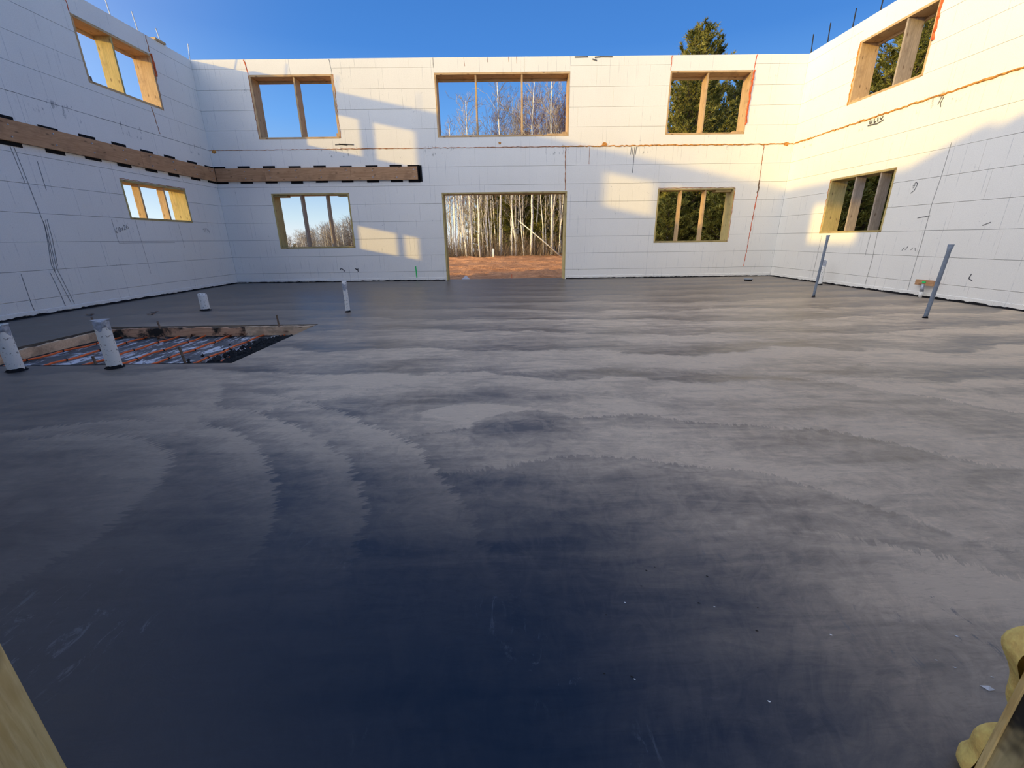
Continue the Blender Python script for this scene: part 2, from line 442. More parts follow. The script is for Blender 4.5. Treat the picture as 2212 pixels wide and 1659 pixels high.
# ---------------------------------------------------------------- window bucks
BT = .038
def board(wall, name, h0, h1, z0, z1, d0, d1, mat, parent, bevel=.002):
    a = map_pt(wall, h0, z0, d0); b = map_pt(wall, h1, z1, d1)
    lo = tuple(min(p, q) for p, q in zip(a, b)); hi = tuple(max(p, q) for p, q in zip(a, b))
    c = tuple((p+q)/2 for p, q in zip(lo, hi))
    mb = MB().box(tuple(p-q for p, q in zip(lo, c)), tuple(p-q for p, q in zip(hi, c)))
    o = mb.obj(name, mat, parent, bevel=bevel)
    pl = parent.location
    o.location = tuple(p-q for p, q in zip(c, pl)); return o

def buck(name, wall, op, studs, ms, label, door=False, stud_d=(.012, .29), extras=(), smat=None):
    h0, h1, z0, z1 = op
    root = empty(name, map_pt(wall, (h0+h1)/2, z0, 0)); tag(root, label, kind='structure')
    ax = 'x' if wall in ('back', 'front') else 'y'
    mh, mj = MAT[ms+'_'+ax], MAT[ms+'_z']
    e = .001
    board(wall, 'head_board', h0, h1, z1-BT, z1, -.004, TH+.004, mh, root)
    if not door:
        board(wall, 'sill_board', h0, h1, z0, z0+BT, -.004, TH+.004, mh, root)
    zb = 0.0 if door else z0+BT
    board(wall, 'jamb_board', h0, h0+BT, zb+e, z1-BT-e, -.003, TH+.002, mj, root)
    board(wall, 'jamb_board', h1-BT, h1, zb+e, z1-BT-e, -.003, TH+.002, mj, root)
    if z1 > 4:
        board(wall, 'lip_board', h0+BT+e, h1-BT-e, z1-BT-.048, z1-BT-e, TH-.036, TH+.002, mh, root)
    for s in studs:
        board(wall, 'stud', s, s+BT, zb+e, z1-BT-2*e, stud_d[0], stud_d[1], smat or mj, root)
    for (a, b, c, d_, e0, e1, m_) in extras:
        board(wall, 'scrap_block', a, b, c, d_, e0, e1, m_, root)
    return root
W = OP['back']
buck('window_1', 'back', W[0], [-4.81], 'lum', 'upper left opening of the back wall with one centre stud',
     extras=[(-3.99, -3.94, 3.345, 3.42, .03, .10, MAT['lum_z'])])
buck('window_2', 'back', W[1], [-.675, .385], 'lum', 'wide upper opening above the doorway with two studs', stud_d=(.012, .20),
     extras=[(1.36, 1.46, 3.342, 3.40, .02, .12, MAT['lum_z']), (1.0, 1.36, 3.342, 3.362, .02, .2, MAT['lum_x'])])
buck('window_3', 'back', W[2], [4.66], 'lum', 'upper right opening of the back wall with pine branches behind',
     extras=[(3.842, 3.88, 3.342, 3.44, .03, .12, MAT['lum_z']), (5.42, 5.64, 3.342, 3.37, .02, .15, MAT['lum_x'])])
buck('window_4', 'back', W[3], [-5.07, -4.44], 'tr', 'lower left opening of the back wall with two studs and distant woods',
     smat=MAT['grey_z'], stud_d=(.012, .18), extras=[(-5.72, -5.40, 2.052, 2.090, .03, .22, MAT['tr_x']), (-4.16, -3.90, 2.060, 2.091, .03, .2, MAT['tr_x'])])
buck('door_1', 'back', W[4], [], 'tr', 'wide doorway in the back wall opening on dirt and birch trunks', door=True)
buck('window_5', 'back', W[5], [4.33, 4.93], 'tr', 'lower right opening of the back wall with two pale studs', stud_d=(.012, .20), smat=MAT['lum_z'],
     extras=[(5.2, 5.60, 2.05, 2.096, .03, .2, MAT['tr_x'])])
W = OP['left']
buck('window_6', 'left', W[0], [9.275], 'lum', 'upper opening of the left wall with sunlit stud',
     smat=MAT['tr_z'], extras=[(8.60, 8.66, 3.645, 3.72, .03, .12, MAT['rebar'])])
buck('window_7', 'left', W[1], [9.01, 9.63], 'tr', 'low wide opening of the left wall with two sunlit studs', stud_d=(.012, .15), smat=MAT['lum_z'])
buck('window_8', 'left', W[2], [5.40], 'lum', 'upper opening of the left wall beyond the frame')
buck('window_9', 'left', W[3], [], 'lum', 'upper opening of the left wall nearest the entrance')
W = OP['right']
buck('window_10', 'right', W[0], [8.80], 'lum', 'upper opening of the right wall with pines behind', smat=MAT['grey_z'],
     extras=[(9.6, 9.79, 3.512, 3.545, .02, .2, MAT['lum_y']), (8.25, 8.28, 3.512, 3.60, .03, .1, MAT['lum_z'])])
buck('window_11', 'right', W[1], [9.165, 8.575], 'tr', 'lower opening of the right wall with two grey studs', stud_d=(.012, .20), smat=MAT['grey_z'])

# entrance jambs next to the camera
root = empty('door_2', (0, YF, 0)); tag(root, 'timber-lined entrance opening the camera stands in', kind='structure')
f0, f1 = OP['front'][0][:2]
board('front', 'jamb_board', f0, f0+.040, .0, 2.26, .0, TH, MAT['jamb_z'], root)
board('front', 'jamb_board', f1-.040, f1, .0, 2.26, .0, TH, MAT['jamb_dirty'], root)
board('front', 'jamb_strip', f1-.045, f1-.040, .0, 2.26, .002, .012, MAT['jamb_z'], root, bevel=.001)
board('front', 'head_board', f0, f1, 2.262, 2.30, .0, TH, MAT['lum_x'], root)
# bulging yellow foam between jamb and block
rnd = random.Random(12)
mb = MB(); N = 90; NP = 9
for i in range(N+1):
    z = .0+i*1.9/N
    w_ = .026+.016*math.sin(z*23+.6)+.007*math.sin(z*61+1)+rnd.uniform(-.002, .002)
    w_ = max(.010, w_)*(1.0 if z > .02 else .6)
    for k in range(NP):
        a = PI*k/(NP-1)
        rr = w_*(1+rnd.uniform(-.10, .10))
        mb.v.append((f1-.026-rr*.95*math.cos(a)+.012, YF-.002+rr*1.2*math.sin(a), z))
for i in range(N):
    for k in range(NP-1):
        mb.f.append((i*NP+k, (i+1)*NP+k, (i+1)*NP+k+1, i*NP+k+1))
o = mb.obj('foam_bulge', MAT['yellow_foam'], root, smooth=True); o.location = (0, -YF, 0)
sb = o.modifiers.new('s', 'SUBSURF'); sb.levels = 1; sb.render_levels = 1

# ---------------------------------------------------------------- floor
t = NT('troweled_concrete', .4, .5); P = t.pos(); s3 = t.sep(P); X, Y = s3['X'], s3['Y']
def dist_to(cx, cy, sx_=1.0, sy_=1.0):
    a = t.math('MULTIPLY', t.math('SUBTRACT', X, cx), sx_); b = t.math('MULTIPLY', t.math('SUBTRACT', Y, cy), sy_)
    return t.math('SQRT', t.math('ADD', t.math('MULTIPLY', a, a), t.math('MULTIPLY', b, b))), a, b
wob = t.noise(P, .9, 3, .5)
scal = t.noise(P, 9.0, 4, .7)
jag = t.math('ADD', t.math('MULTIPLY', t.math('SUBTRACT', wob, .5), .62), t.math('MULTIPLY', t.math('SUBTRACT', scal, .5), .11))
def saw(cx, cy, sx_, sy_, per, width0, width1, phase, amt=1.0):
    """trowel pass: soft on one side, feathered edge on the other; rings round (cx, cy)"""
    d, a, b = dist_to(cx, cy, sx_, sy_)
    an = t.math('ARCTAN2', b, a)
    teeth = t.noise(t.comb(t.math('MULTIPLY', an, 22.0), t.math('MULTIPLY', d, 1.2), 3.0), 3.0, 4, .7)
    teeth = t.math('MULTIPLY', t.mr(teeth, .35, .65), .06)
    q = t.math('ADD', t.math('ADD', d, jag), teeth)
    fr = t.math('FRACT', t.math('ADD', t.math('DIVIDE', q, per), phase))
    up = t.mr(fr, .0, width0); dn = t.mr(fr, 1.0-width1, 1.0, 1, 0)
    return t.math('MULTIPLY', t.math('MULTIPLY', up, dn), amt), d
streakn = t.noise(t.mp(P, (.55, 2.6, 1), rot=(0, 0, -.08)), 1.3, 6, .62, .6)   # long passes across the far slab
fr = t.math('FRACT', t.math('ADD', t.math('DIVIDE', t.math('ADD', Y, t.math('ADD', t.math('MULTIPLY', jag, 1.5), t.math('MULTIPLY', t.math('SINE', t.math('MULTIPLY', X, .55)), .25))), .82), .15))
rows = t.math('MULTIPLY', t.mr(fr, 0, .8), t.mr(fr, .93, 1.0, 1, 0))
def sweep(cx, cy, R, wd, amp, a0, a1, outward=False, sx_=1.0, wobble=.22, tooth=.055):
    d, a, b = dist_to(cx, cy, sx_, 1.0)
    an = t.math('ARCTAN2', b, a)
    tn = t.noise(t.comb(t.math('MULTIPLY', an, 18.0*R), t.math('MULTIPLY', d, 1.5), cx), 2.6, 4, .7)
    wv = t.math('MULTIPLY', t.math('SUBTRACT', t.noise(P, 1.1, 2, .5), .5), wobble)
    q = t.math('ADD', t.math('ADD', d, wv), t.math('MULTIPLY', t.mr(tn, .35, .65), tooth))
    if outward: f = t.math('MULTIPLY', t.mr(q, R, R+.012), t.mr(q, R, R+wd, 1, 0))
    else: f = t.math('MULTIPLY', t.mr(q, R, R+.012, 1, 0), t.mr(q, R-wd, R, 0, 1))
    m_ = t.math('MULTIPLY', t.mr(an, a0, a0+.45), t.mr(an, a1-.45, a1, 1, 0))
    return t.math('MULTIPLY', t.math('MULTIPLY', f, m_), amp)
arcs = None
for a_ in [(-2.35, 1.35, .86, .30, .75, -.7, 2.2), (-2.25, 1.0, 1.39, .26, .95, -.1, 2.3), (-2.2, .9, 1.71, .30, .9, -.05, 1.9),
           (-2.6, .3, 2.69, .42, .7, .15, 1.5), (.3, .1, 1.72, .75, .48, .5, 2.2, True, 1.0, .42, .04), (.6, -.2, 2.52, .55, .5, .4, 2.3, True, 1.0, .45, .04),
           (.6, -.2, 3.47, .5, .5, .3, 2.6, True, 1.0, .45, .04), (.9, .1, 1.15, .5, .5, -.3, 1.6), (-3.2, 2.2, 1.35, .45, .8, -.2, 2.2), (-1.0, 4.6, 1.5, .5, .6, -2.6, -.6)]:
    v_ = sweep(*a_); arcs = v_ if arcs is None else t.math('ADD', arcs, v_)
dl, _, _ = dist_to(-.20, 2.42, .38, 1.0)
arcs = t.math('ADD', arcs, t.mr(t.math('ADD', dl, t.math('MULTIPLY', t.math('SUBTRACT', scal, .5), .12)), .11, .14, .9, 0))
dd_, _, _ = dist_to(.10, 2.13, 1.0, 1.05)
dkb = t.mr(t.math('ADD', dd_, t.math('MULTIPLY', t.math('SUBTRACT', scal, .5), .12)), .30, .34)
dkb = t.math('SUBTRACT', 1.0, t.math('MULTIPLY', t.math('SUBTRACT', 1.0, dkb), t.math('MULTIPLY', t.mr(t.math('ADD', Y, t.math('MULTIPLY', wob, .4)), 2.05, 2.4, 0, .85), t.mr(X, .15, .42, 1, .3))))
arcs = t.math('MULTIPLY', t.math('ADD', arcs, t.mr(X, -.4, 1.0, .22, .5)), dkb)
wf = t.mr(t.math('ADD', Y, t.math('MULTIPLY', t.math('SUBTRACT', wob, .5), 1.2)), 2.5, 3.1)
wf2 = t.math('MULTIPLY', wf, .85)
pat = t.math('ADD', t.math('MULTIPLY', t.math('MINIMUM', arcs, 1.15), t.math('MULTIPLY_ADD', wf, -.6, 1.0)), t.math('MULTIPLY', rows, wf2))
sw = t.noise(t.mp(P, (1.3, 5.0, 1), rot=(0, 0, .25)), 1.6, 7, .66, 1.1)       # fine directional smears
blot = t.noise(P, .42, 4, .55, .4)
_, pa_, pb_ = dist_to(.1, -.3)
ang = t.math('ARCTAN2', pb_, pa_)
_, pc_, pd_ = dist_to(-2.2, 1.2)
ang2 = t.math('ARCTAN2', pd_, pc_)
feath = t.noise(t.comb(t.math('MULTIPLY', ang, 9.0), t.math('MULTIPLY', dist_to(.1, -.3)[0], 3.2), 0.0), 2.0, 6, .7, 1.5)
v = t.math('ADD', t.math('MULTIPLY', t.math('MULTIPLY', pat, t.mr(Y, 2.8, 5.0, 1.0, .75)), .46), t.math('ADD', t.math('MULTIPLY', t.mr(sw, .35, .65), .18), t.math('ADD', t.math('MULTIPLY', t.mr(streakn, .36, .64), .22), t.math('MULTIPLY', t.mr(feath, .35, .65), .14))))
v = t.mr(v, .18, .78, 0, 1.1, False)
# reflections painted into the colour: bright wall right / far, dark sky at entrance
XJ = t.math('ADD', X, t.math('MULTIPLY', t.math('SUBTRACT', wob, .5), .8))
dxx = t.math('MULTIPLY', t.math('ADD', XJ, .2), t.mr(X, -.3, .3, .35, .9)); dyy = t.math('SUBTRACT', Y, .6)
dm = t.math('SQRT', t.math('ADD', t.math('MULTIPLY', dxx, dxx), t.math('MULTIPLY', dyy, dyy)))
reflv = t.math('MULTIPLY', t.mr(dm, .1, 1.7), t.mr(t.math('MULTIPLY_ADD', t.math('SUBTRACT', Y, 1.5), 1.2, XJ), -2.0, .6, .48, 1))
v = t.math('MULTIPLY', v, t.mr(reflv, 0, 1, .55, 1.0, False))
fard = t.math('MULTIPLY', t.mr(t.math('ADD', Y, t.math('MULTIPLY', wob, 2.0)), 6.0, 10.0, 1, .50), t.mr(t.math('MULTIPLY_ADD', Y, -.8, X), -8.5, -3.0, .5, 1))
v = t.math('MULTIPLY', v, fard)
reflv = t.math('MULTIPLY', reflv, t.math('MULTIPLY_ADD', fard, .5, .5))
cdark = t.mix(reflv, (.004, .008, .018), (.11, .098, .088))
clight = t.mix(reflv, (.030, .036, .050), (.62, .50, .36))
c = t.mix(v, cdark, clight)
# scratches in the near dark area
scr = t.noise(t.mp(P, (9, 3, 1), rot=(0, 0, .8)), 2.2, 5, .75, 1.6)
scm = t.mr(t.noise(P, 1.9, 3), .52, .62)
c = t.mix(t.math('MULTIPLY', t.math('MULTIPLY', t.mr(scr, .56, .66), scm), t.mr(Y, 1.6, 1.0, 0, .7)), c, (.10, .11, .125))
t.col(c)
fs = t.noise(t.mp(P, (2.2, 9.0, 1), rot=(0, 0, .12)), 4.5, 6, .75, 1.8)
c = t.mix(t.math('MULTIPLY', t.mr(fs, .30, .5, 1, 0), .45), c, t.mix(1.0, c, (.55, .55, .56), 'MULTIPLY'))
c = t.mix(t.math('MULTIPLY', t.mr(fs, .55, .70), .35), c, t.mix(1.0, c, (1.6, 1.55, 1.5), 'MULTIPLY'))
t.col(c)
rgh = t.math('ADD', t.mr(v, 0, 1, .34, .62, False), t.math('MULTIPLY', t.math('SUBTRACT', scal, .5), .08))
t.L(rgh, t.b.inputs['Roughness'])
t.b.inputs['Specular IOR Level'].default_value = .42
hh = t.math('ADD', t.math('MULTIPLY', sw, .5), t.math('ADD', t.math('MULTIPLY', wob, 1.5), t.math('MULTIPLY', v, .5)))
t.bump(hh, .07, .02)
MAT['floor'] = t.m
PX0, PX1, PY0, PY1 = -5.12, -2.44, 3.63, 5.455
PIT = (PX0, PX1, PY0, PY1)
xs, ys, cs = cells((XL+.012, XR-.012, -.15, YB-.012), [PIT])
mb = MB(); zt, zb = 0.0, -.155
for (i, j) in cs:
    def q(*a):
        o = len(mb.v); mb.v += a; mb.f.append((o, o+1, o+2, o+3))
    x0, x1, y0, y1 = xs[i], xs[i+1], ys[j], ys[j+1]
    q((x0, y0, zt), (x1, y0, zt), (x1, y1, zt), (x0, y1, zt)); q((x0, y0, zb), (x0, y1, zb), (x1, y1, zb), (x1, y0, zb))
    if (i-1, j) not in cs: q((x0, y0, zb), (x0, y0, zt), (x0, y1, zt), (x0, y1, zb))
    if (i+1, j) not in cs: q((x1, y0, zt), (x1, y0, zb), (x1, y1, zb), (x1, y1, zt))
    if (i, j-1) not in cs: q((x0, y0, zb), (x1, y0, zb), (x1, y0, zt), (x0, y0, zt))
    if (i, j+1) not in cs: q((x0, y1, zt), (x1, y1, zt), (x1, y1, zb), (x0, y1, zb))
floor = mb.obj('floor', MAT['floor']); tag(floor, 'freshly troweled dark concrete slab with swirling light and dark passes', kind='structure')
# threshold of the doorway
MB().box((W and -1.545, YB-.012, -.155), (1.467, YB+TH, -.001)).obj('door_threshold', MAT['floor'], floor)

# ragged dark slab edge along the walls (baseboards)
def edge(name, wall, a, b, skip=(), seed=1, label=''):
    r = random.Random(seed); mb = MB(); n = int(abs(b-a)/.03); hgt = .02
    prev = None
    for i in range(n+1):
        h = a+(b-a)*i/n
        hgt = .72*hgt+.28*r.uniform(.004, .042 if wall == 'back' else .075)
        if any(s0 < h < s1 for s0, s1 in skip): prev = None; continue
        top = max(.004, hgt+r.uniform(-.004, .005))
        o = len(mb.v); mb.v += [map_pt(wall, h, -.002, -.022-r.uniform(0, .008)), map_pt(wall, h, top*.55, -.012), map_pt(wall, h, top, -.0016), map_pt(wall, h, -.01, -.0016)]
        if prev is not None:
            for k in range(3): mb.f.append((prev+k, o+k, o+k+1, prev+k+1))
        prev = o
    o = mb.obj(name, MAT['membrane']); tag(o, label, kind='structure'); return o
edge('baseboard_back', 'back', XL+.01, XR-.01, [(-1.6, 1.52)], 3, 'ragged black slab edge along the back wall')
edge('baseboard_left', 'left', YF+.02, YB-.02, [], 4, 'ragged black slab edge along the left wall')
edge('baseboard_right', 'right', YF+.02, YB-.02, [], 5, 'ragged black slab edge along the right wall')
# flattened foam flange just above the slab
for wl, a, b, sk in (('back', XL+.02, -1.62, 0), ('back', 1.54, XR-.02, 0), ('left', 3.0, YB-.02, 0), ('right', 3.0, YB-.02, 0)):
    r = random.Random(int(a*10)+50); mb = MB(); n = int((b-a)/.06)
    for i in range(n+1):
        h = a+(b-a)*i/n; tp = .085+r.uniform(-.004, .004); lo = .028+r.uniform(-.012, .012)
        mb.v += [map_pt(wl, h, tp, -.0015), map_pt(wl, h, tp-.006, -.009), map_pt(wl, h, lo, -.010), map_pt(wl, h, lo-.006, -.0015)]
        if i:
            o = i*4
            for k in range(3): mb.f.append((o-4+k, o-4+k+1, o+k+1, o+k))
    mb.obj('foam_flange', MAT['foam_x'] if wl == 'back' else MAT['foam_y'], lead[wl])

# ---------------------------------------------------------------- timber ledgers with black membrane pads
def ledger(name, wall, spans, pads, mat, label, bolts):
    a0 = (spans[0][0]+spans[-1][1])/2
    root = empty(name, map_pt(wall, a0, 2.40, 0)); tag(root, label, 'ledger')
    for (a, b) in spans:
        board(wall, 'ledger_board', a+.0015, b-.0015, 2.402, 2.688, -.052, -.010, mat, root, bevel=.003)
    for (a, b, z0, z1) in pads:
        board(wall, 'membrane_pad', a, b, z0, z1, -.009, -.002, MAT['membrane'], root, bevel=0)
    for h in bolts:
        for z in (2.47, 2.62):
            z += random.uniform(-.012, .012)
            c = Vector(map_pt(wall, h, z, -.052)); d = Vector(map_pt(wall, h, z, -.062))-c
            mb = MB().tube([c-root.location, c+d-root.location], .011, 6); mb.obj('bolt_head', MAT['tape'], root)
    return root
r = random.Random(5)
cx = [-6.89, -6.295, -5.695, -5.077, -4.475, -3.853, -3.232, -2.653, -2.225]
pads = [(c-.145, c+.145, 2.358+r.uniform(-.012, .006), 2.728+r.uniform(-.006, .014)) for c in cx]
pads.append((-2.10, -2.03, 2.36, 2.715))
pads[0] = (-7.02, -6.74, 2.36, 2.735)
ledger('ledger', 'back', [(-6.975, -5.80), (-5.80, -3.74), (-3.74, -2.13)], pads, MAT['ledger_x'],
       'brown timber ledger with black pads, short run along the back wall', [c+.02 for c in cx[1:]])
cl = [4.4, 5.02, 5.64, 6.27, 6.90, 7.535, 8.18, 8.80, 9.43, 10.03, 10.70, 11.27]
pads = [(c-.15, c+.15, 2.355+r.uniform(-.008, .01), 2.732+r.uniform(-.012, .010)) for c in cl]
ledger('ledger', 'left', [(3.6, 6.2), (6.2, 9.2), (9.2, 11.375)], pads, MAT['ledger_y'],
       'brown timber ledger with black pads, long run along the shaded left wall', cl)

# ---------------------------------------------------------------- rebar dowels on the wall tops
def rod(name, x, y, z0, z1, mat, label, group=None, rad=.008, lean=(0, 0), cat='rebar'):
    root = MB().tube([(0, 0, 0), (lean[0]*.5, lean[1]*.5, (z1-z0)/2), (lean[0], lean[1], z1-z0)], rad, 8).obj(name, mat)
    root.location = (x, y, z0); tag(root, label, cat, group); return root
rl = [(11.64, 5.30, .09, 'pale dowel at the left rear corner of the walls'),
      (10.86, 5.22, -.10, 'pale dowel on the left wall top, second from the rear corner'),
      (10.25, 5.26, -.07, 'pale dowel on the left wall top above the upper opening'),
      (9.63, 5.24, -.05, 'pale dowel on the left wall top nearest the upper frame edge')]
for y, zt_, ln, lab in rl: rod('rebar_dowel', XL-.15, y, 4.80, zt_, MAT['rebar_pale'], lab, lean=(0, ln), rad=.010)
for i, y in enumerate((8.6, 7.7, 6.9, 6.0, 5.1, 4.2, 3.3, 2.4)):
    rod('rebar_dowel', XL-.15, y, 4.80, 5.24, MAT['rebar_pale'], 'dowel on the left wall top out of the photo frame', 'dowels out of frame on the left wall', lean=(0, .03*math.sin(i*2)))
for y, zt_, ln, lab in [(11.62, 5.34, .04, 'dark dowel at the right rear corner of the walls'), (11.09, 5.34, .03, 'dark dowel on the right wall top, second from the rear corner'),
                        (10.39, 5.29, 0, 'dark dowel on the right wall top, third from the rear corner'), (9.72, 5.24, -.02, 'dark dowel on the right wall top beside the upper opening')]:
    rod('rebar_dowel', XR+.15, y, 4.80, zt_, MAT['dark_bar'], lab, lean=(0, ln), rad=.011)
MB().box((-.06, -.14, -.02), (.06, .14, .02)).obj('wood_offcut', MAT['lum_y']).location = (XL-.03, 10.55, H+.022)
tag(bpy.data.objects['wood_offcut'], 'small wood offcut lying on top of the left wall', 'offcut')

# ---------------------------------------------------------------- pit in the slab
root = empty('floor_pit', (0, 0, 0)); tag(root, 'formed blockout in the slab showing orange tubing over dirty insulation', kind='structure')
mb = MB(); nx_, ny_ = 60, 44; r = random.Random(3)
t = NT('dirty_insulation', .6, .3); P = t.pos()
n1 = t.noise(t.mp(P, (4.5, 1.2, 1), rot=(0, 0, .1)), 1.9, 6, .72, .8)
n2 = t.noise(P, 1.3, 4)
c = t.mix(t.mr(n1, .50, .58), (.10, .105, .11), (.66, .68, .72))
c = t.mix(t.mr(t.noise(P, 14, 4, .7), .58, .66), c, (.05, .05, .05))
c = t.mix(t.mr(n2, .55, .7), c, (.12, .12, .125)); t.col(c)
t.bump(t.noise(P, 30, 4), .4, .01); MAT['insul'] = t.m
for j in range(ny_+1):
    for i in range(nx_+1):
        mb.v.append((PX0+(PX1-PX0)*i/nx_, PY0+(PY1-PY0)*j/ny_, -.14+r.uniform(-.004, .004)))
for j in range(ny_):
    for i in range(nx_):
        o = j*(nx_+1)+i; mb.f.append((o, o+1, o+nx_+2, o+nx_+1))
mb.obj('insulation_sheet', MAT['insul'], root)
def ragged(name, pts0, pts1, z0, z1, thick, mat, seed, rag=.02):
    """form board with concrete-ragged top edge"""
    r = random.Random(seed); A, B_ = Vector(pts0), Vector(pts1); L = (B_-A).length; n = int(L/.04)
    d = (B_-A)/L; nrm = Vector((-d.y, d.x)); mb = MB(); w_ = 0
    for i in range(n+1):
        p = A+d*L*i/n; w_ = .8*w_+r.uniform(-1, 1)*rag*.5; tp = z1-abs(w_)
        for (q, z) in ((p, z0), (p, tp), (p+nrm*thick, tp), (p+nrm*thick, z0)): mb.v.append((q.x, q.y, z))
    for i in range(n):
        for k in range(4): mb.f.append((i*4+k, i*4+(k+1) % 4, i*4+4+(k+1) % 4, i*4+4+k))
    mb.f += [(0, 1, 2, 3), tuple(n*4+k for k in (3, 2, 1, 0))]
    return mb.obj(name, mat, root)
ragged('form_board', (PX1-.01, PY1-.045), (-3.34, PY1-.045), -.12, -.006, .038, MAT['form_y'], 4, .006)
ragged('form_board', (-3.34, PY1-.045), (-5.10, PY1-.045), -.12, -.006, .038, MAT['form_x'], 5, .02)
ragged('form_board', (PX0+.045, PY1-.05), (PX0+.045, PY0+.02), -.115, -.010, .038, MAT['form_y'], 6, .022)
ragged('form_board', (PX1-.006, PY1-.05), (PX1-.006, PY0+.02), -.13, -.002, .03, MAT['membrane'], 7, .0)
ragged('form_board', (PX0+.05, PY0+.008), (PX1-.05, PY0+.008), -.13, -.004, .03, MAT['membrane'], 8, .0)
# orange tubing runs, each with black ties
runs = [((x0, PY0+.02), (x1, PY1-.06)) for x0, x1 in ((-4.98, -4.93), (-4.53, -4.59), (-4.15, -4.20), (-3.82, -3.86), (-3.49, -3.53), (-3.10, -3.13), (-2.88, -2.86))]
for k, (a, b) in enumerate(runs):
    A, B_ = Vector(a), Vector(b); mb = MB(); pts = []
    n = 14
    for i in range(n+1):
        p = A.lerp(B_, i/n); s_ = math.sin(i*.7+k*2)*.010
        pts.append((p.x+s_, p.y, -.118+.006*math.sin(i*1.7+k)))
    tb = mb.tube(pts, .0105, 8).obj('tubing', MAT['pex'], root, smooth=True)
    mb = MB()
    for i in range(2, n, 3):
        q0, q1 = Vector(pts[i]), Vector(pts[i+1]); d = (q1-q0).normalized()*.012
        mb.tube([q0, q0+d], .0145, 8)
    mb.obj('cable_tie', MAT['tie'], tb)
# black gravel clods on the right side
mb = MB(); r = random.Random(21)
for i in range(1500):
    u = r.random(); v_ = r.random()
    x = PX1-.06-abs(r.gauss(0, .26)); y = PY0+.05+v_*(PY1-PY0-.35)
    if x < PX0+.4: continue
    if x < PX1-.60 and (r.random() > .35 or y > PY1-.5): continue
    s_ = r.uniform(.010, .030); c_ = Vector((x, y, -.135+s_*.5+max(0, .035-abs(x-PX1+.2)*.08)))
    pts = [c_+Vector((r.uniform(-1, 1), r.uniform(-1, 1), r.uniform(-.7, .7))).normalized()*s_ for _ in range(4)]
    pts = [c_+Vector((s_, 0, 0)), c_+Vector((-s_*.6, s_*.8, -s_*.2)), c_+Vector((-s_*.5, -s_*.8, 0)), c_+Vector((r.uniform(-.3, .3)*s_, r.uniform(-.3, .3)*s_, s_*.9)), c_+Vector((0, 0, -s_*.8))]
    mb.add(pts, [(0, 1, 3), (1, 2, 3), (2, 0, 3), (1, 0, 4), (2, 1, 4), (0, 2, 4)])
g = mb.obj('gravel', MAT['gravel'], root); g['kind'] = 'stuff'
# dead leaves at the back of the pit
for i, (x, y) in enumerate(((-4.35, 5.30), (-4.62, 5.33), (-3.55, 5.34), (-3.38, 5.36), (-4.02, 5.36))):
    mb = MB(); pts = [(0, 0, .012)]; n = 14
    for k in range(n):
        a = 2*PI*k/n; rr = .075 if k % 2 else .03
        pts.append((rr*math.cos(a), rr*math.sin(a)*.8, .01+.02*math.sin(a*3+i)))
    o = mb.add(pts, [(0, 1+k, 1+(k+1) % n) for k in range(n)]).obj('dead_leaf', MAT['leafb'])
    o.location = (x, y, -.115); o.rotation_euler = (.35, .1*i, i*1.1)
    so = o.modifiers.new('t', 'SOLIDIFY'); so.thickness = .002
    tag(o, 'dry brown leaf at the rear board of the slab pit', 'leaf', 'dry leaves in the slab pit')
# stakes of the pit
for x, y, z0, z1, lab, ln in [(-2.907, 5.385, -.13, .136, 'thin grey steel stake near the right end of the pit rear board', (-.008, 0)),
                          (-4.405, 5.385, -.13, .075, 'short steel stake at the middle of the pit rear board', (-.02, 0)),
                          (-5.05, 5.25, -.13, .16, 'steel stake at the rear left corner of the pit', (-.05, 0)),
                          (-2.90, 3.72, -.13, .13, 'rusty steel stake at the near edge of the pit, right of the white pipes', (-.03, 0)),
                          (-3.72, 3.74, -.13, .055, 'short rusty stake at the near edge of the pit between the white pipes', (-.02, 0))]:
    rod('steel_stake', x, y, z0, z1, MAT['rebar'], lab, rad=.011, lean=ln, cat='stake')

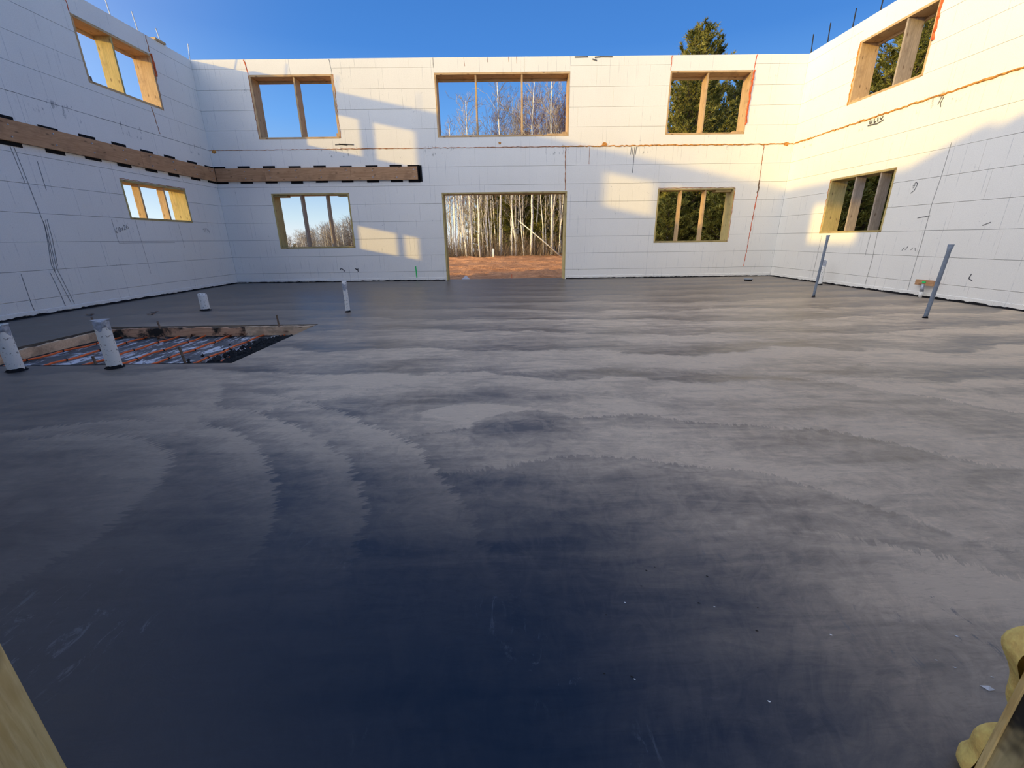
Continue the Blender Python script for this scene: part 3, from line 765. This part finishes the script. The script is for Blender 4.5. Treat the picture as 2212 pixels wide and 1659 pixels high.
# ---------------------------------------------------------------- pipes standing in the slab
def collar(root, rad):
    r = random.Random(3); mb = MB(); n = 18
    pts = []
    for k in range(n):
        a = 2*PI*k/n; pts.append((rad*(1.35+r.uniform(-.15, .2))*math.cos(a), rad*(1.3+r.uniform(-.15, .2))*math.sin(a), .001))
    for k in range(n):
        a = 2*PI*k/n; pts.append((rad*1.02*math.cos(a), rad*1.02*math.sin(a), .018+r.uniform(-.008, .010)))
    mb.add(pts, [(k, (k+1) % n, n+(k+1) % n, n+k) for k in range(n)])
    return mb.obj('wet_collar', MAT['membrane'], root)
def pipe(x, y, h, rad, lab, tape=None, lean=(0, 0), mat='pvc', cut=0, name='drain_pipe', flare=0):
    root = empty(name, (x, y, 0)); tag(root, lab, 'pipe')
    mb = MB(); n = 24; steps = 12
    for i in range(steps+1):
        u = i/steps
        for k in range(n):
            a = 2*PI*k/n; z = h*u
            if i == steps and cut: z += cut*math.cos(a-2.0)
            rr = rad*(1+flare*max(0, (u-.93)/.07))
            mb.v.append((rr*math.cos(a)+lean[0]*u, rr*math.sin(a)+lean[1]*u, z-.02*(1-u)))
    for i in range(steps):
        for k in range(n): mb.f.append((i*n+k, i*n+(k+1) % n, (i+1)*n+(k+1) % n, (i+1)*n+k))
    o = mb.obj('pipe_wall', MAT[mat], root, smooth=True)
    so = o.modifiers.new('t', 'SOLIDIFY'); so.thickness = .005; so.offset = -1
    if tape:
        t0, t1, mt, capd = tape
        mb = MB(); steps = 6; rr = rad*1.03
        for i in range(steps+1):
            u = t0+(t1-t0)*i/steps
            for k in range(n):
                a = 2*PI*k/n; z = h*u-(.03 if i == 0 else 0)*(math.sin(a*3)+math.sin(a*5+1))*.6
                q = rr*(1+.15*(i == steps)*math.sin(a*2+.6)); mb.v.append((q*math.cos(a)+lean[0]*u, q*math.sin(a)+lean[1]*u, z))
        for i in range(steps):
            for k in range(n): mb.f.append((i*n+k, i*n+(k+1) % n, (i+1)*n+(k+1) % n, (i+1)*n+k))
        if capd: mb.f.append(tuple(steps*n+k for k in range(n)))
        mb.obj('tape_wrap', MAT[mt], root)
    collar(root, rad); return root
pipe(-3.382, 3.545, .405, .052, 'thick speckled white pipe at the near edge of the slab pit, taped on top', (.84, 1.02, 'tape', True))
pipe(-4.162, 3.490, .395, .052, 'thick white pipe at the left frame edge with dusty taped top', (.82, 1.0, 'tape', False))
pipe(-4.764, 6.78, .245, .062, 'short wide white pipe stub behind the slab pit', None, cut=-.03)
pipe(-2.390, 6.395, .455, .033, 'slim white pipe standing right of the slab pit', (.72, .92, 'tape', False))
pipe(6.674, 9.201, .53, .036, 'white pipe close to the right wall behind the left conduit', (.72, .96, 'tape', False))
pipe(5.262, 7.347, 1.00, .020, 'tall leaning grey conduit below the sunlit patch of the right wall', None, mat='conduit', lean=(.03, .0), name='conduit', flare=.35)
pipe(5.238, 5.26, .878, .022, 'tall leaning grey conduit nearest the right frame edge', None, mat='conduit', lean=(.05, 0), name='conduit', flare=.4)

# low drain cap near the back right corner
root = empty('floor_drain', (5.733, 10.31, 0)); tag(root, 'low dark round drain cap on the slab near the rear right corner', 'drain')
MB().tube([(0, 0, 0), (0, 0, .028)], .085, 24).obj('cap_base', MAT['membrane'], root)
MB().tube([(0, 0, .028), (0, 0, .045)], .10, 24).obj('cap_plate', MAT['conduit'], root, bevel=.004)
# wood block with stub pipe at the right wall foot
root = empty('pipe_stub', (6.85, 7.05, 0)); tag(root, 'brown wood block on a short taped pipe at the foot of the right wall', 'pipe')
MB().box((-.022, -.16, .20), (.022, .16, .285)).obj('wood_block', MAT['ledger_y'], root, bevel=.002)
MB().tube([(-.02, 0, 0), (-.02, 0, .10)], .026, 14).obj('stub', MAT['pvc'], root, smooth=True)
MB().tube([(-.02, 0, .10), (-.028, 0, .22)], [.027, .022], 14).obj('tape_wrap', MAT['tape'], root, smooth=True)
MB().box((-.03, -.03, .235), (-.022, .03, .265)).obj('green_label', MAT['green'], root)
# green mark on the back wall
MB().box((-.014, -.004, 0), (.014, 0, .36)).obj('green_tape', MAT['green']).location = (-2.36, YB-.003, .01)
o = bpy.data.objects['green_tape']; o.rotation_euler = (0, -.03, 0); tag(o, 'bright green vertical tape strip at the foot of the back wall', 'tape')
# handwriting "60x26" below the low opening of the left wall and tally scribbles
def strokes(name, wall, org, sc, lines, label, wd=.0055, shear=0):
    mb = MB()
    for ln in lines:
        for (a, b), (c_, d_) in zip(ln[:-1], ln[1:]):
            L = math.hypot(c_-a, d_-b) or 1; nx, nz = -(d_-b)/L*wd, (c_-a)/L*wd
            P = lambda u, v, e: map_pt(wall, org[0]+u*sc+e[0], org[1]+v*sc+shear*u*sc+e[1], -.0035)
            o = len(mb.v); mb.v += [P(a, b, (nx, nz)), P(c_, d_, (nx, nz)), P(c_, d_, (-nx, -nz)), P(a, b, (-nx, -nz))]
            mb.f.append((o, o+1, o+2, o+3))
    o = mb.obj(name, MAT['pencil'], lead[wall]); o['label'] = label
    return o
six = [(.55, 1), (.15, .6), (0, .25), (.15, 0), (.45, .05), (.55, .3), (.35, .45), (.08, .3)]
zero = [(1.1, .9), (.85, .5), (.95, .05), (1.3, .1), (1.4, .6), (1.1, .9)]
x1 = [(1.65, .65), (2.05, .1)]; x2 = [(2.05, .65), (1.65, .1)]
two = [(2.3, .75), (2.5, 1), (2.75, .8), (2.6, .4), (2.3, .05), (2.8, .08)]
s2 = [(u+2.95, v_) for u, v_ in six]
strokes('handwriting', 'left', (8.20, 1.19), .085, [six, zero, x1, x2, two, s2], 'pencilled figures 60x26', wd=.0035, shear=.30)
strokes('handwriting', 'left', (10.55, 1.22), .10, [[(0, .8), (.5, 1.1), (.3, .3)], [(.9, 1.1), (.8, .2)], [(1.3, 1.1), (1.7, .5), (1.4, .1)], [(1.9, .8), (2.1, 0)]], 'pencil scribble marks', wd=.004)
L3 = lambda *q: list(q)
strokes('run_streak', 'left', (0, 0), 1.0, [[(6.93, 2.35), (6.955, 1.86), (6.98, 1.28), (6.94, 1.03), (6.88, .72), (6.93, .4), (6.98, .13)],
        [(6.88, 2.34), (6.91, 1.87)], [(7.02, 1.37), (7.0, 1.2), (6.97, .95), (6.94, .66), (7.0, .3), (7.03, .1)], [(7.05, 1.38), (7.03, 1.1), (6.97, .7)],
        [(6.99, 1.35), (6.96, 1.05), (6.92, .78), (6.90, .62)], [(6.41, .61), (6.40, .2), (6.41, .03)], [(6.82, .6), (6.86, .3), (6.88, .05)], [(7.2, 2.2), (7.19, 1.8)]],
        'grey run-down streaks', .0032)
strokes('fine_crack', 'right', (0, 0), 1.0, [[(7.36, 2.34), (7.37, 1.87), (7.40, 1.45), (7.385, .9), (7.393, .62), (7.40, .05)]], 'fine grey crack', .0026)
strokes('fine_crack', 'right', (0, 0), 1.0, [[(8.33, 1.035), (8.30, .56), (8.32, .05)], [(8.48, 1.03), (8.49, .6)], [(9.80, 1.0), (9.83, .05)]], 'fine grey crack', .0026)
strokes('fine_crack', 'left', (0, 0), 1.0, [[(8.184, 1.43), (8.19, 1.2), (8.20, 1.024), (9.57, 1.023)], [(8.70, 1.43), (8.72, .45)], [(9.80, 1.40), (9.82, .9)]], 'fine grey score line', .0022)
strokes('scratch_mark', 'right', (0, 0), 1.0, [[(6.44, .43), (6.46, .36), (6.40, .33)]], 'dark hooked scratch', .007)
strokes('scratch_mark', 'right', (0, 0), 1.0, [[(7.59, 1.254), (7.37, 1.28)], [(6.51, 1.106), (6.41, 1.147)]], 'dark scratches', .0045)
strokes('scratch_mark', 'right', (0, 0), 1.0, [[(7.72, .73), (7.68, .78)], [(7.66, .74), (7.62, .80)], [(7.55, .74), (7.52, .78)], [(7.48, .78), (7.46, .73)]], 'pencil scribble marks', .004)
strokes('scratch_mark', 'right', (0, 0), 1.0, [[(7.84, 1.77), (7.80, 1.83), (7.76, 1.80), (7.79, 1.70), (7.85, 1.66)], [(7.83, 1.74), (7.80, 1.79)]], 'curled scuff', .005)
strokes('concrete_smear', 'right', (0, 0), 1.0, [[(9.15, 3.045), (9.14, 2.99), (9.11, 3.0)], [(9.10, 3.04), (9.09, 2.98)], [(9.05, 3.05), (9.03, 2.98), (8.99, 3.0)], [(8.97, 3.05), (8.95, 2.98)], [(8.92, 3.04), (8.88, 3.0), (8.85, 3.05)], [(9.18, 2.965), (8.95, 2.95), (8.82, 2.985)]], 'dark concrete drips', .012)
strokes('concrete_smear', 'right', (0, 0), 1.0, [[(7.75, 3.05), (7.78, 2.95)], [(7.71, 3.04), (7.74, 2.96), (7.72, 2.9)]], 'grey concrete drips', .007)
strokes('concrete_smear', 'back', (0, 0), 1.0, [[(-4.33, .31), (-4.29, .345), (-4.21, .265)], [(-3.94, .335), (-3.88, .30), (-3.86, .25)], [(-3.92, .31), (-3.85, .32)]], 'dark concrete smears', .011)
strokes('concrete_smear', 'back', (0, 0), 1.0, [[(-4.04, 3.175), (-3.85, 3.185), (-3.6, 3.172)], [(-3.95, 3.19), (-3.75, 3.165)]], 'grey concrete smear', .012)
strokes('concrete_smear', 'back', (0, 0), 1.0, [[(2.05, 4.86), (2.2, 4.875), (2.45, 4.87)], [(1.6, 4.87), (1.9, 4.875)], [(2.0, 4.83), (2.1, 4.80)]], 'grey concrete smear', .014)
for h_, z_ in ((3.02, 3.055), (3.06, 3.055), (3.10, 3.055), (3.14, 3.055)):
    strokes('concrete_smear', 'back', (0, 0), 1.0, [[(h_, z_), (h_-.01, z_-.16-.4*(h_ == 3.10))]], 'grey concrete drip', .006)
# foreground debris on the slab
mb = MB(); r = random.Random(8)
spots = [(1.10, .694), (1.075, .745), (1.05, .765), (1.14, .72), (1.165, .83)] + [(r.uniform(.2, 1.2), r.uniform(.62, 1.1)) for _ in range(16)]
for i, (x, y) in enumerate(spots):
    s_ = .0065 if i == 0 else r.uniform(.0012, .0024)
    pts = [(s_*2.2, s_*-.8, .001), (-s_*1.6, s_, .001), (-s_*.4, -s_, .001), (r.uniform(-.4, .4)*s_, 0, s_*1.3), (s_*.4, s_*.9, .001)]
    o = MB().add(pts, [(0, 4, 3), (4, 1, 3), (1, 2, 3), (2, 0, 3), (0, 2, 1, 4)]).obj('debris_chip', MAT['paper'] if i < 5 or i % 3 == 0 else MAT['gravel'])
    o.location = (x, y, 0)
    tag(o, 'larger white chip on the slab beside the yellow foam bulge' if i == 0 else 'tiny chip of debris on the near slab', 'debris', None if i == 0 else 'tiny chips on the near slab')
for (x, y, lab) in ((-6.28, 6.45, 'small brown leaf on the slab near the left wall'), (-5.45, 6.62, 'small grey leaf on the slab behind the pit'), (-5.33, 6.40, 'small flat pale leaf on the slab just behind the pit')):
    mb = MB(); pts = [(0, 0, .012)]
    for k in range(10):
        a = 2*PI*k/10; rr = .07 if k % 2 else .035
        pts.append((rr*math.cos(a), rr*.7*math.sin(a), .004+.014*abs(math.sin(a*1.5))))
    o = mb.add(pts, [(0, 1+k, 1+(k+1) % 10) for k in range(10)]).obj('dead_leaf', MAT['leafb']); o.location = (x, y, 0); tag(o, lab, 'leaf')

#==OUTSIDE==
exec_outside = True
# ---------------------------------------------------------------- ground outside
t = NT('red_dirt', .9, .1); P = t.pos()
n1 = t.noise(t.mp(P, (1, 1, 1)), 1.4, 6, .65); n2 = t.noise(P, 7, 5, .7)
c = t.mix(t.mr(n1, .3, .7), (.44, .20, .09), (.66, .33, .16)); c = t.mix(t.math('MULTIPLY', t.mr(n2, .5, .7), .45), c, (.14, .06, .03))
gr = t.mr(t.math('ADD', t.sep(P)['Y'], t.math('MULTIPLY', n1, 3.0)), 28.0, 30.5)
c = t.mix(gr, c, (.16, .10, .045)); t.col(c); t.bump(n2, .8, .05)
MAT['dirt'] = t.m
def gz(x, y):
    z = -.16+.10*min(1, max(0, (y-13)/12))
    z += -8.0*min(1, max(0, (y-36)/40)) * min(1, max(0, (-x-6)/12))
    return z
mb = MB(); nx_, ny_ = 150, 170
from mathutils import noise as mno
for j in range(ny_+1):
    for i in range(nx_+1):
        x = -7.5+15*i/nx_; y = 11.75+17.0*j/ny_; z = gz(x, y)
        tr = abs(math.sin((x*.9+y*2.3+1.2*mno.noise(Vector((x*.4, y*.4, 0))))*3.0))
        m_ = max(0, mno.noise(Vector((x*.3+5, y*.6, 3)))+.35)
        z += .13*m_*(tr-.5)+.035*mno.noise(Vector((x*2.5, y*2.5, 1)))+.06*mno.noise(Vector((x*.6, y*.6, 7)))
        if y > 25.5: z += .14*min(1, (y-25.5)/1.5)*(.6+mno.noise(Vector((x, y, 0))))
        if y < 12.2: z = -.17
        mb.v.append((x, y, z))
for j in range(ny_):
    for i in range(nx_):
        o = j*(nx_+1)+i; mb.f.append((o, o+1, o+nx_+2, o+nx_+1))
g = mb.obj('dirt_yard', MAT['dirt']); tag(g, 'rutted red-brown dirt yard outside the doorway', 'ground', kind='structure')
mb = MB(); n = 60
def gx(i): return -260+520*i/n
for j in range(n+1):
    for i in range(n+1):
        x, y = gx(i), -60+330*j/n
        mb.v.append((x, y, gz(x, y)-.25))
for j in range(n):
    for i in range(n):
        o = j*(n+1)+i
        mb.f.append((o, o+1, o+n+2, o+n+1))
g = mb.obj('ground', MAT['dirt']); tag(g, 'bare ground around the building', kind='structure')

# ---------------------------------------------------------------- trees
t = NT('birch_bark', .7, .2); P = t.objc(); s3 = t.sep(P)
bn = t.noise(t.comb(t.math('MULTIPLY', s3['X'], 3.0), t.math('MULTIPLY', s3['Y'], 3.0), t.math('MULTIPLY', s3['Z'], 6.0)), 1.6, 4, .7)
c = t.mix(t.mr(bn, .58, .64), (.90, .86, .76), (.07, .055, .045)); t.col(c); MAT['birch'] = t.m
MAT['twig'] = simple('bare_twigs', (.19, .14, .10), .8, .3, 4, bump=0)
MAT['twig_pale'] = simple('pale_twigs', (.36, .31, .25), .8, .3, 4, bump=0)
MAT['bark'] = simple('dark_bark', (.10, .075, .055), .85, .4, 8)
t = NT('pine_needles', .6, .2); P = t.objc(); nn = t.noise(P, 2.2, 4, .6)
c = t.mix(t.mr(nn, .35, .65), (.065, .078, .015), (.29, .27, .065)); t.col(c); MAT['needles'] = t.m
t = NT('shrub_leaves', .5, .3); P = t.objc(); nn = t.noise(P, 5, 4, .6)
c = t.mix(t.mr(nn, .35, .65), (.10, .11, .015), (.40, .36, .07)); t.col(c); MAT['leaves'] = t.m

def grow(mb, p, d, L, r0, depth, rnd, nseg=4, kids=4, up=.25, sides=3):
    pts = [p]; rad = [r0]; q = p.copy(); dd = d.normalized()
    for i in range(nseg):
        dd = (dd+Vector((rnd.uniform(-.18, .18), rnd.uniform(-.18, .18), up*.3))).normalized()
        q = q+dd*L/nseg; pts.append(q.copy()); rad.append(r0*(1-.8*(i+1)/nseg)+.003)
    mb.tube(pts, rad, sides, cap=False)
    if depth > 0:
        for k in range(kids):
            u = rnd.uniform(.25, 1.0); i = min(nseg-1, int(u*nseg)); a = pts[i].lerp(pts[i+1], u*nseg-i)
            dv = (pts[i+1]-pts[i]).normalized(); side = dv.cross(Vector((rnd.uniform(-1, 1), rnd.uniform(-1, 1), rnd.uniform(-1, 1)))).normalized()
            grow(mb, a, dv*.8+side*.75, L*rnd.uniform(.35, .6), r0*.5, depth-1, rnd, max(2, nseg-1), kids, up, 3)

def make_birch(seed, h, r0, crown, nb, lean=(0, 0), depth=2, kids=4, blen=1.6, fork=False):
    rnd = random.Random(seed); root = empty('birch_tree')
    mb = MB(); pts = []; rad = []; n = 12; ox = oy = 0
    for i in range(n+1):
        u = i/n; ox += rnd.uniform(-.05, .05); oy += rnd.uniform(-.05, .05)
        pts.append(Vector((lean[0]*u*u*h+ox, lean[1]*u*u*h+oy, h*u-.3*(i == 0)))); rad.append(r0*(1-.85*u)+.006)
    mb.tube(pts, rad, 7)
    tr = mb.obj('trunk', MAT['birch'], root, smooth=True)
    mb = MB(); thick = MB()
    for k in range(nb):
        u = crown+(1-crown)*((k+.5)/nb)*.98; i = min(n-1, int(u*n)); a = pts[i].lerp(pts[i+1], u*n-i)
        an = k*2.4+rnd.uniform(-.4, .4); L = blen*(1.08-.75*(u-crown)/(1-crown))*rnd.uniform(.7, 1.2)
        d = Vector((math.cos(an), math.sin(an), rnd.uniform(.7, 1.3)))
        grow(mb, a, d, L, r0*.28*(1-.6*u)+.004, depth, rnd, 4, kids, .3, 3)
    mb.obj('branches', MAT['twig_pale' if seed % 2 else 'twig'], root)
    return root
def place(proto, used, x, y, rz, s, label, group, z=None, cat='tree'):
    o = proto if proto.name not in used else copy_tree(proto)
    used.add(proto.name)
    o.location = (x, y, gz(x, y) if z is None else z); o.rotation_euler = (0, 0, rz); o.scale = (s, s, s)
    tag(o, label, cat, group); return o
used = set()
r = random.Random(42)
# tall birches whose crowns show in the wide upper opening (position by ground x, y)
tall = [(-2.15, 27.2, 8.3, .07, 'birch with a rounded twiggy crown in the left bay above the doorway'),
        (-.35, 27.6, 9.3, .085, 'tall white birch with forked top in the middle of the wide upper opening'),
        (.75, 28.6, 8.3, .06, 'slender white birch with crossing limbs in the middle bay above the doorway'),
        (1.45, 27.0, 9.3, .08, 'tall white birch right of the second stud above the doorway'),
        (2.75, 27.3, 9.4, .09, 'thick white birch with a long side limb in the right bay above the doorway')]
for i, (x, y, h, rr, lab) in enumerate(tall):
    b = make_birch(11+2*i, h, rr, .42, 26 if i else 34, lean=(r.uniform(-.01, .012), 0), depth=2, kids=4, blen=2.3 if i else 1.9)
    place(b, used, x, y, r.random()*6, 1, lab, None)
# trunks seen through the doorway
protos = [make_birch(31, 6.4, .050, .40, 18, (.03, 0), 2, 3, 1.3), make_birch(33, 6.0, .038, .35, 16, (-.04, .0), 2, 3, 1.2), make_birch(36, 6.7, .058, .45, 18, (-.01, .01), 2, 3, 1.3)]
sap = [make_birch(50, 6.0, .020, .12, 16, (.05, 0), 1, 3, .9), make_birch(51, 5.2, .016, .10, 16, (-.06, 0), 1, 3, .9), make_birch(53, 6.6, .026, .15, 16, (.0, .02), 1, 3, 1.0)]
mid = [(-3.55, 26.9), (-3.35, 28), (-3.0, 27.2), (-2.75, 29.2), (-2.45, 27), (-1.65, 26.9), (-1.3, 28.5), (-.95, 27.2), (-.6, 30), (.3, 27.0), (.42, 27.9), (.55, 27.1), (.72, 29), (1.05, 27.0), (1.75, 29), (2.2, 27.2), (3.15, 27.2), (3.45, 28.1), (-1.9, 30.5), (2.4, 30.5), (1.5, 31.5), (-3.9, 31), (-2.9, 32), (3.9, 30)]
for i, (x, y) in enumerate(mid):
    place(protos[i % 3], used, x, y, r.random()*6.3, r.uniform(.85, 1.08), 'slim white-barked birch among those right behind the dirt yard', 'white birches behind the dirt yard').rotation_euler = (r.uniform(-.06, .06), r.uniform(-.10, .07), r.random()*6)
for i in range(60):
    x = r.uniform(-5.2, 4.8); y = r.uniform(26.8, 33.5)
    place(sap[i % 3], used, x, y, r.random()*6.3, r.uniform(.7, 1.15), 'thin brown sapling in the thicket behind the dirt yard', 'thin saplings in the thicket')
leaner = [make_birch(61, 5.0, .022, .25, 9, (.10, 0), 1, 3, 1.3), make_birch(63, 4.4, .018, .2, 9, (-.13, .03), 1, 3, 1.2)]
for i in range(14):
    place(leaner[i % 2], used, r.uniform(-4.0, 3.8), r.uniform(26.8, 29.5), r.uniform(-.4, .4), r.uniform(.8, 1.2), 'leaning crooked pale stem in the thicket', 'leaning stems in the thicket')
# fill the back of the thicket
for i in range(20):
    x = r.uniform(-7, 9); y = r.uniform(33, 44)
    place(protos[i % 3], used, x, y, r.random()*6.3, r.uniform(1.0, 1.25), 'birch deep in the woods behind the thicket', 'birches deep in the woods')
# leaning dead trunk
b = MB().tube([(0, 0, 0), (-1.2, .1, 1.0), (-2.6, 0, 2.1)], [.05, .04, .025], 6).obj('fallen_trunk', MAT['birch'], None, smooth=True)
b.location = (3.3, 26.7, gz(3, 26.7)); tag(b, 'pale fallen trunk leaning across the thicket right of the doorway centre', 'tree')
# low brush: one tangle of dry stems
mb = MB(); rb_ = random.Random(77)
for i in range(3400):
    x = rb_.uniform(-6, 6); y = 26.6+abs(rb_.gauss(0, 2.2)); L = rb_.uniform(.3, 1.7)
    p = Vector((x, y, gz(x, y))); d = Vector((rb_.uniform(-.45, .45), rb_.uniform(-.3, .3), 1))
    q = p+d*L*.5; s_ = q+Vector((d.x+rb_.uniform(-.5, .5), d.y, .8))*L*.5
    mb.tube([p, q, s_], [.008, .006, .002], 3, cap=False)
o = mb.obj('dry_brush', MAT['twig']); tag(o, 'tangle of dry brown stems at the foot of the birches', 'brush', kind='stuff')

# ---- pines
def make_pine(seed, h, R, whorls=22, per=8, tufts=3, base=.06, name='pine_tree', mat='needles', tl=.15, ex=.62):
    rnd = random.Random(seed); root = empty(name)
    mb = MB().tube([(0, 0, -.3), (.05, 0, h*.5), (0, .03, h*.98)], [.13, .08, .012], 8)
    mb.obj('trunk', MAT['bark'], root, smooth=True)
    wood = MB(); nd = MB()
    def tuft(c, d, s):
        d = d.normalized()
        for k in range(9):
            v = (d*rnd.uniform(.2, 1.1)+Vector((rnd.uniform(-1, 1), rnd.uniform(-1, 1), rnd.uniform(-.6, 1)))*.75).normalized()
            sd = v.cross(Vector((rnd.uniform(-1, 1), rnd.uniform(-1, 1), rnd.uniform(-1, 1)))).normalized()*s*.12
            o = len(nd.v); nd.v += [tuple(c-sd), tuple(c+sd), tuple(c+v*s)]; nd.f.append((o, o+1, o+2))
    for wi in range(whorls):
        u = base+(1-base)*wi/whorls; z = h*u
        L0 = R*(1-u)**ex*(1.0 if u > .12 else .8)
        for k in range(per):
            an = 2*PI*(k+rnd.random()*.7)/per+wi*.7; L = L0*rnd.uniform(.65, 1.15)+.15
            el_ = .15+.75*u+rnd.uniform(-.1, .15)
            p = Vector((0, 0, z)); d = Vector((math.cos(an)*math.cos(el_), math.sin(an)*math.cos(el_), math.sin(el_)))
            pts = [p]; n = 6; q = p.copy(); dd = d.copy()
            for i in range(n):
                dd = (dd+Vector((rnd.uniform(-.06, .06), rnd.uniform(-.06, .06), .06))).normalized(); q = q+dd*L/n; pts.append(q.copy())
            wood.tube(pts, [.028*(1-i/(n+.5))*(.4+L/R*.6)+.004 for i in range(n+1)], 3, cap=False)
            nt = max(5, int(L*9))
            for j in range(nt):
                v = .25+.75*(j+rnd.random())/nt; i = min(n-1, int(v*n)); a = pts[i].lerp(pts[i+1], min(1, v*n-i))
                sd = dd.cross(Vector((0, 0, 1))).normalized()*(1 if j % 2 else -1)
                tw = (dd*.8+sd*.8+Vector((0, 0, rnd.uniform(-.1, .6)))).normalized()*rnd.uniform(.2, .5)*(.5+.5*L/R)
                wood.tube([a, a+tw], [.007, .003], 3, cap=False)
                for m_ in range(tufts):
                    tuft(a+tw*((m_+1)/tufts), tw, tl*rnd.uniform(.8, 1.2))
            tuft(pts[-1], dd, tl*1.2)
    for k in range(6): tuft(Vector((0, .03, h*(.93+.012*k))), Vector((0, 0, 1)), tl)
    wood.obj('branches', MAT['bark'], root)
    nd.obj('needles', MAT[mat], root)
    return root
pa = make_pine(101, 8.6, 2.9); pb = make_pine(102, 7.8, 3.1, 22, 8); pd_ = make_pine(104, 7.9, 2.5, 22, 8, ex=.36); pc = make_pine(103, 3.4, 1.7, 12, 6, 3, .03, 'young_pine', 'leaves', .17)
for (p_, x, y, s_, rz, lab) in [
    (pa, 7.7, 19.9, 1.0, 0, 'tall dark pine whose top rises over the back wall'),
    (pb, 10.6, 21.8, .98, 1, 'broad pine filling the right of the upper right opening'),
    (pb, 6.3, 22.6, .92, 2.4, 'pine behind the left edge of the upper right opening'),
    (pd_, 11.4, 16.6, .80, 3, 'dense pine behind the left bay of the right wall upper opening'),
    (pd_, 12.7, 15.7, .88, 4, 'wide pine behind the centre stud of the right wall upper opening'),
    (pd_, 13.9, 14.8, .90, 5, 'pine behind the right bay of the right wall upper opening'),
    (pd_, 15.3, 13.6, .86, 1, 'thinner pine behind the near end of the right wall upper opening'),
    (pb, 17.0, 20.5, 1.0, 2, 'pine standing back in the row outside the right wall'),
    (pa, 10.2, 24.5, .95, 1.5, 'pine standing far back behind the upper right opening'),
    (pb, 8.6, 22.4, .95, .7, 'pine close behind the tall one at the upper right opening'),
    (pb, 17.5, 14.2, 1.05, .2, 'broad pine outside the right wall, near end of the row'),
    (pa, 18.6, 17.0, 1.0, 1.2, 'tall pine at the far side of the row outside the right wall'),
    (pb, 11.4, 19.6, .86, 3.3, 'pine between the two openings, outside the rear right corner')]:
    place(p_, used, x, y, rz, s_, lab, None)
for (x, y, s_, lab) in [(8.4, 17.0, .95, 'bushy young pine right of centre behind the lower right opening'), (6.6, 18.2, .8, 'young pine low in the left bay of the lower right opening'),
                   (9.6, 12.3, 1.0, 'bright bushy young pine behind the right wall lower opening, far bay'), (10.6, 10.8, 1.1, 'bright bushy young pine behind the right wall lower opening, middle bay'),
                   (11.2, 9.6, 1.0, 'bright bushy young pine behind the right wall lower opening, near bay'), (12.6, 13.0, 1.1, 'young pine behind the bushy ones outside the right wall')]:
    place(pc, used, x, y, x*3, s_, lab, None)
# dark evergreen mass behind the birches
for (x, y, s_, lab) in [(1.6, 38, 1.1, 'evergreen behind the birches at the doorway centre'), (3.6, 40, 1.1, 'evergreen behind the birches at the doorway right'), (6.2, 36, 1.0, 'evergreen at the right end of the birch wood'), (-1.6, 43, 1.0, 'evergreen deep in the birch wood at the doorway left')]:
    place(pb, used, x, y, x, s_, lab, None)
for (x, y, s_, lab) in [(.9, 30.2, 1.5, 'green young pine among the birches right of the doorway centre'), (2.0, 31.5, 1.7, 'green young pine among the birches at the doorway right'), (-.9, 31.5, 1.1, 'small green pine among the birches at the doorway centre'), (3.2, 29.8, 1.2, 'small green pine at the right edge of the doorway view')]:
    place(pc, used, x, y, x, s_, lab, None)
# ---- reddish-brown bare trees massed behind the birches
mauve = simple('mauve_twigs', (.17, .105, .095), .8, .3, 4, bump=0)
keep = MAT['twig'], MAT['twig_pale'], MAT['birch']; MAT['twig'] = MAT['twig_pale'] = MAT['birch'] = mauve
mv = [make_birch(90, 10.2, .060, .50, 30, (.01, 0), 2, 5, 1.9), make_birch(92, 9.5, .055, .48, 30, (-.01, 0), 2, 5, 1.8)]
MAT['twig'], MAT['twig_pale'], MAT['birch'] = keep
for i in range(26):
    y = r.uniform(30, 38); x = y*r.uniform(-.03, .17)
    if i > 20: x = y*r.uniform(-.16, -.03)
    s_ = r.uniform(.82, 1.0)*(1 if i <= 20 else .8)*(.95+.10*min(1, max(0, x/3)))
    place(mv[i % 2], used, x, y, r.random()*6.3, s_*y/33, 'reddish-brown bare tree in the mass behind the white birches', 'reddish bare trees behind the birches')
# ---- distant woods seen in the lower left opening
far = [make_birch(71, 11, .12, .25, 34, (0, 0), 2, 4, 2.8), make_birch(72, 10, .12, .25, 34, (0, 0), 2, 4, 2.6)]
for i in range(100):
    y = r.uniform(74, 92); q = r.uniform(-.56, -.31); x = q*y
    top = 1.0+y*(.040+(q+.35)*.285)+r.uniform(-.5, .6)
    s_ = r.uniform(.85, 1.15); hh_ = (11 if i % 2 == 0 else 10)*s_
    place(far[i % 2], used, x, y, r.random()*6, s_, 'bare birch in the distant woods seen through the lower left opening', 'distant birches', z=top-hh_)
for i, q in enumerate((-.545, -.52, -.50, -.47, -.43)):
    place(pa, used, q*88, 88, i, .9, 'small dark evergreen at the foot of the distant woods', 'distant evergreens', z=-7.6+.4*(i % 2))
# white well pipe and sheet outside the doorway
pz = MB().tube([(0, 0, -.2), (0, 0, .42)], .055, 12).obj('white_post', MAT['pvc'], None, smooth=True); pz.location = (-.80, 26.4, gz(0, 26.4)+.12)
tag(pz, 'short white post at the far edge of the dirt yard', 'post')
o = MB().add([(-.17, 0, 0), (.2, .03, 0), (.02, .1, .17), (.05, .25, .02)], [(0, 1, 2), (1, 3, 2), (3, 0, 2), (0, 3, 1)]).obj('plastic_sheet', MAT['paper']); o.location = (-1.22, 12.6, -.14)
tag(o, 'white folded sheet lying in the dirt just outside the doorway', 'sheet')
o = rod('marker_stake', .13, 12.4, -.2, .06, MAT['red'], 'small rusty red stake in the dirt outside the doorway', cat='stake')
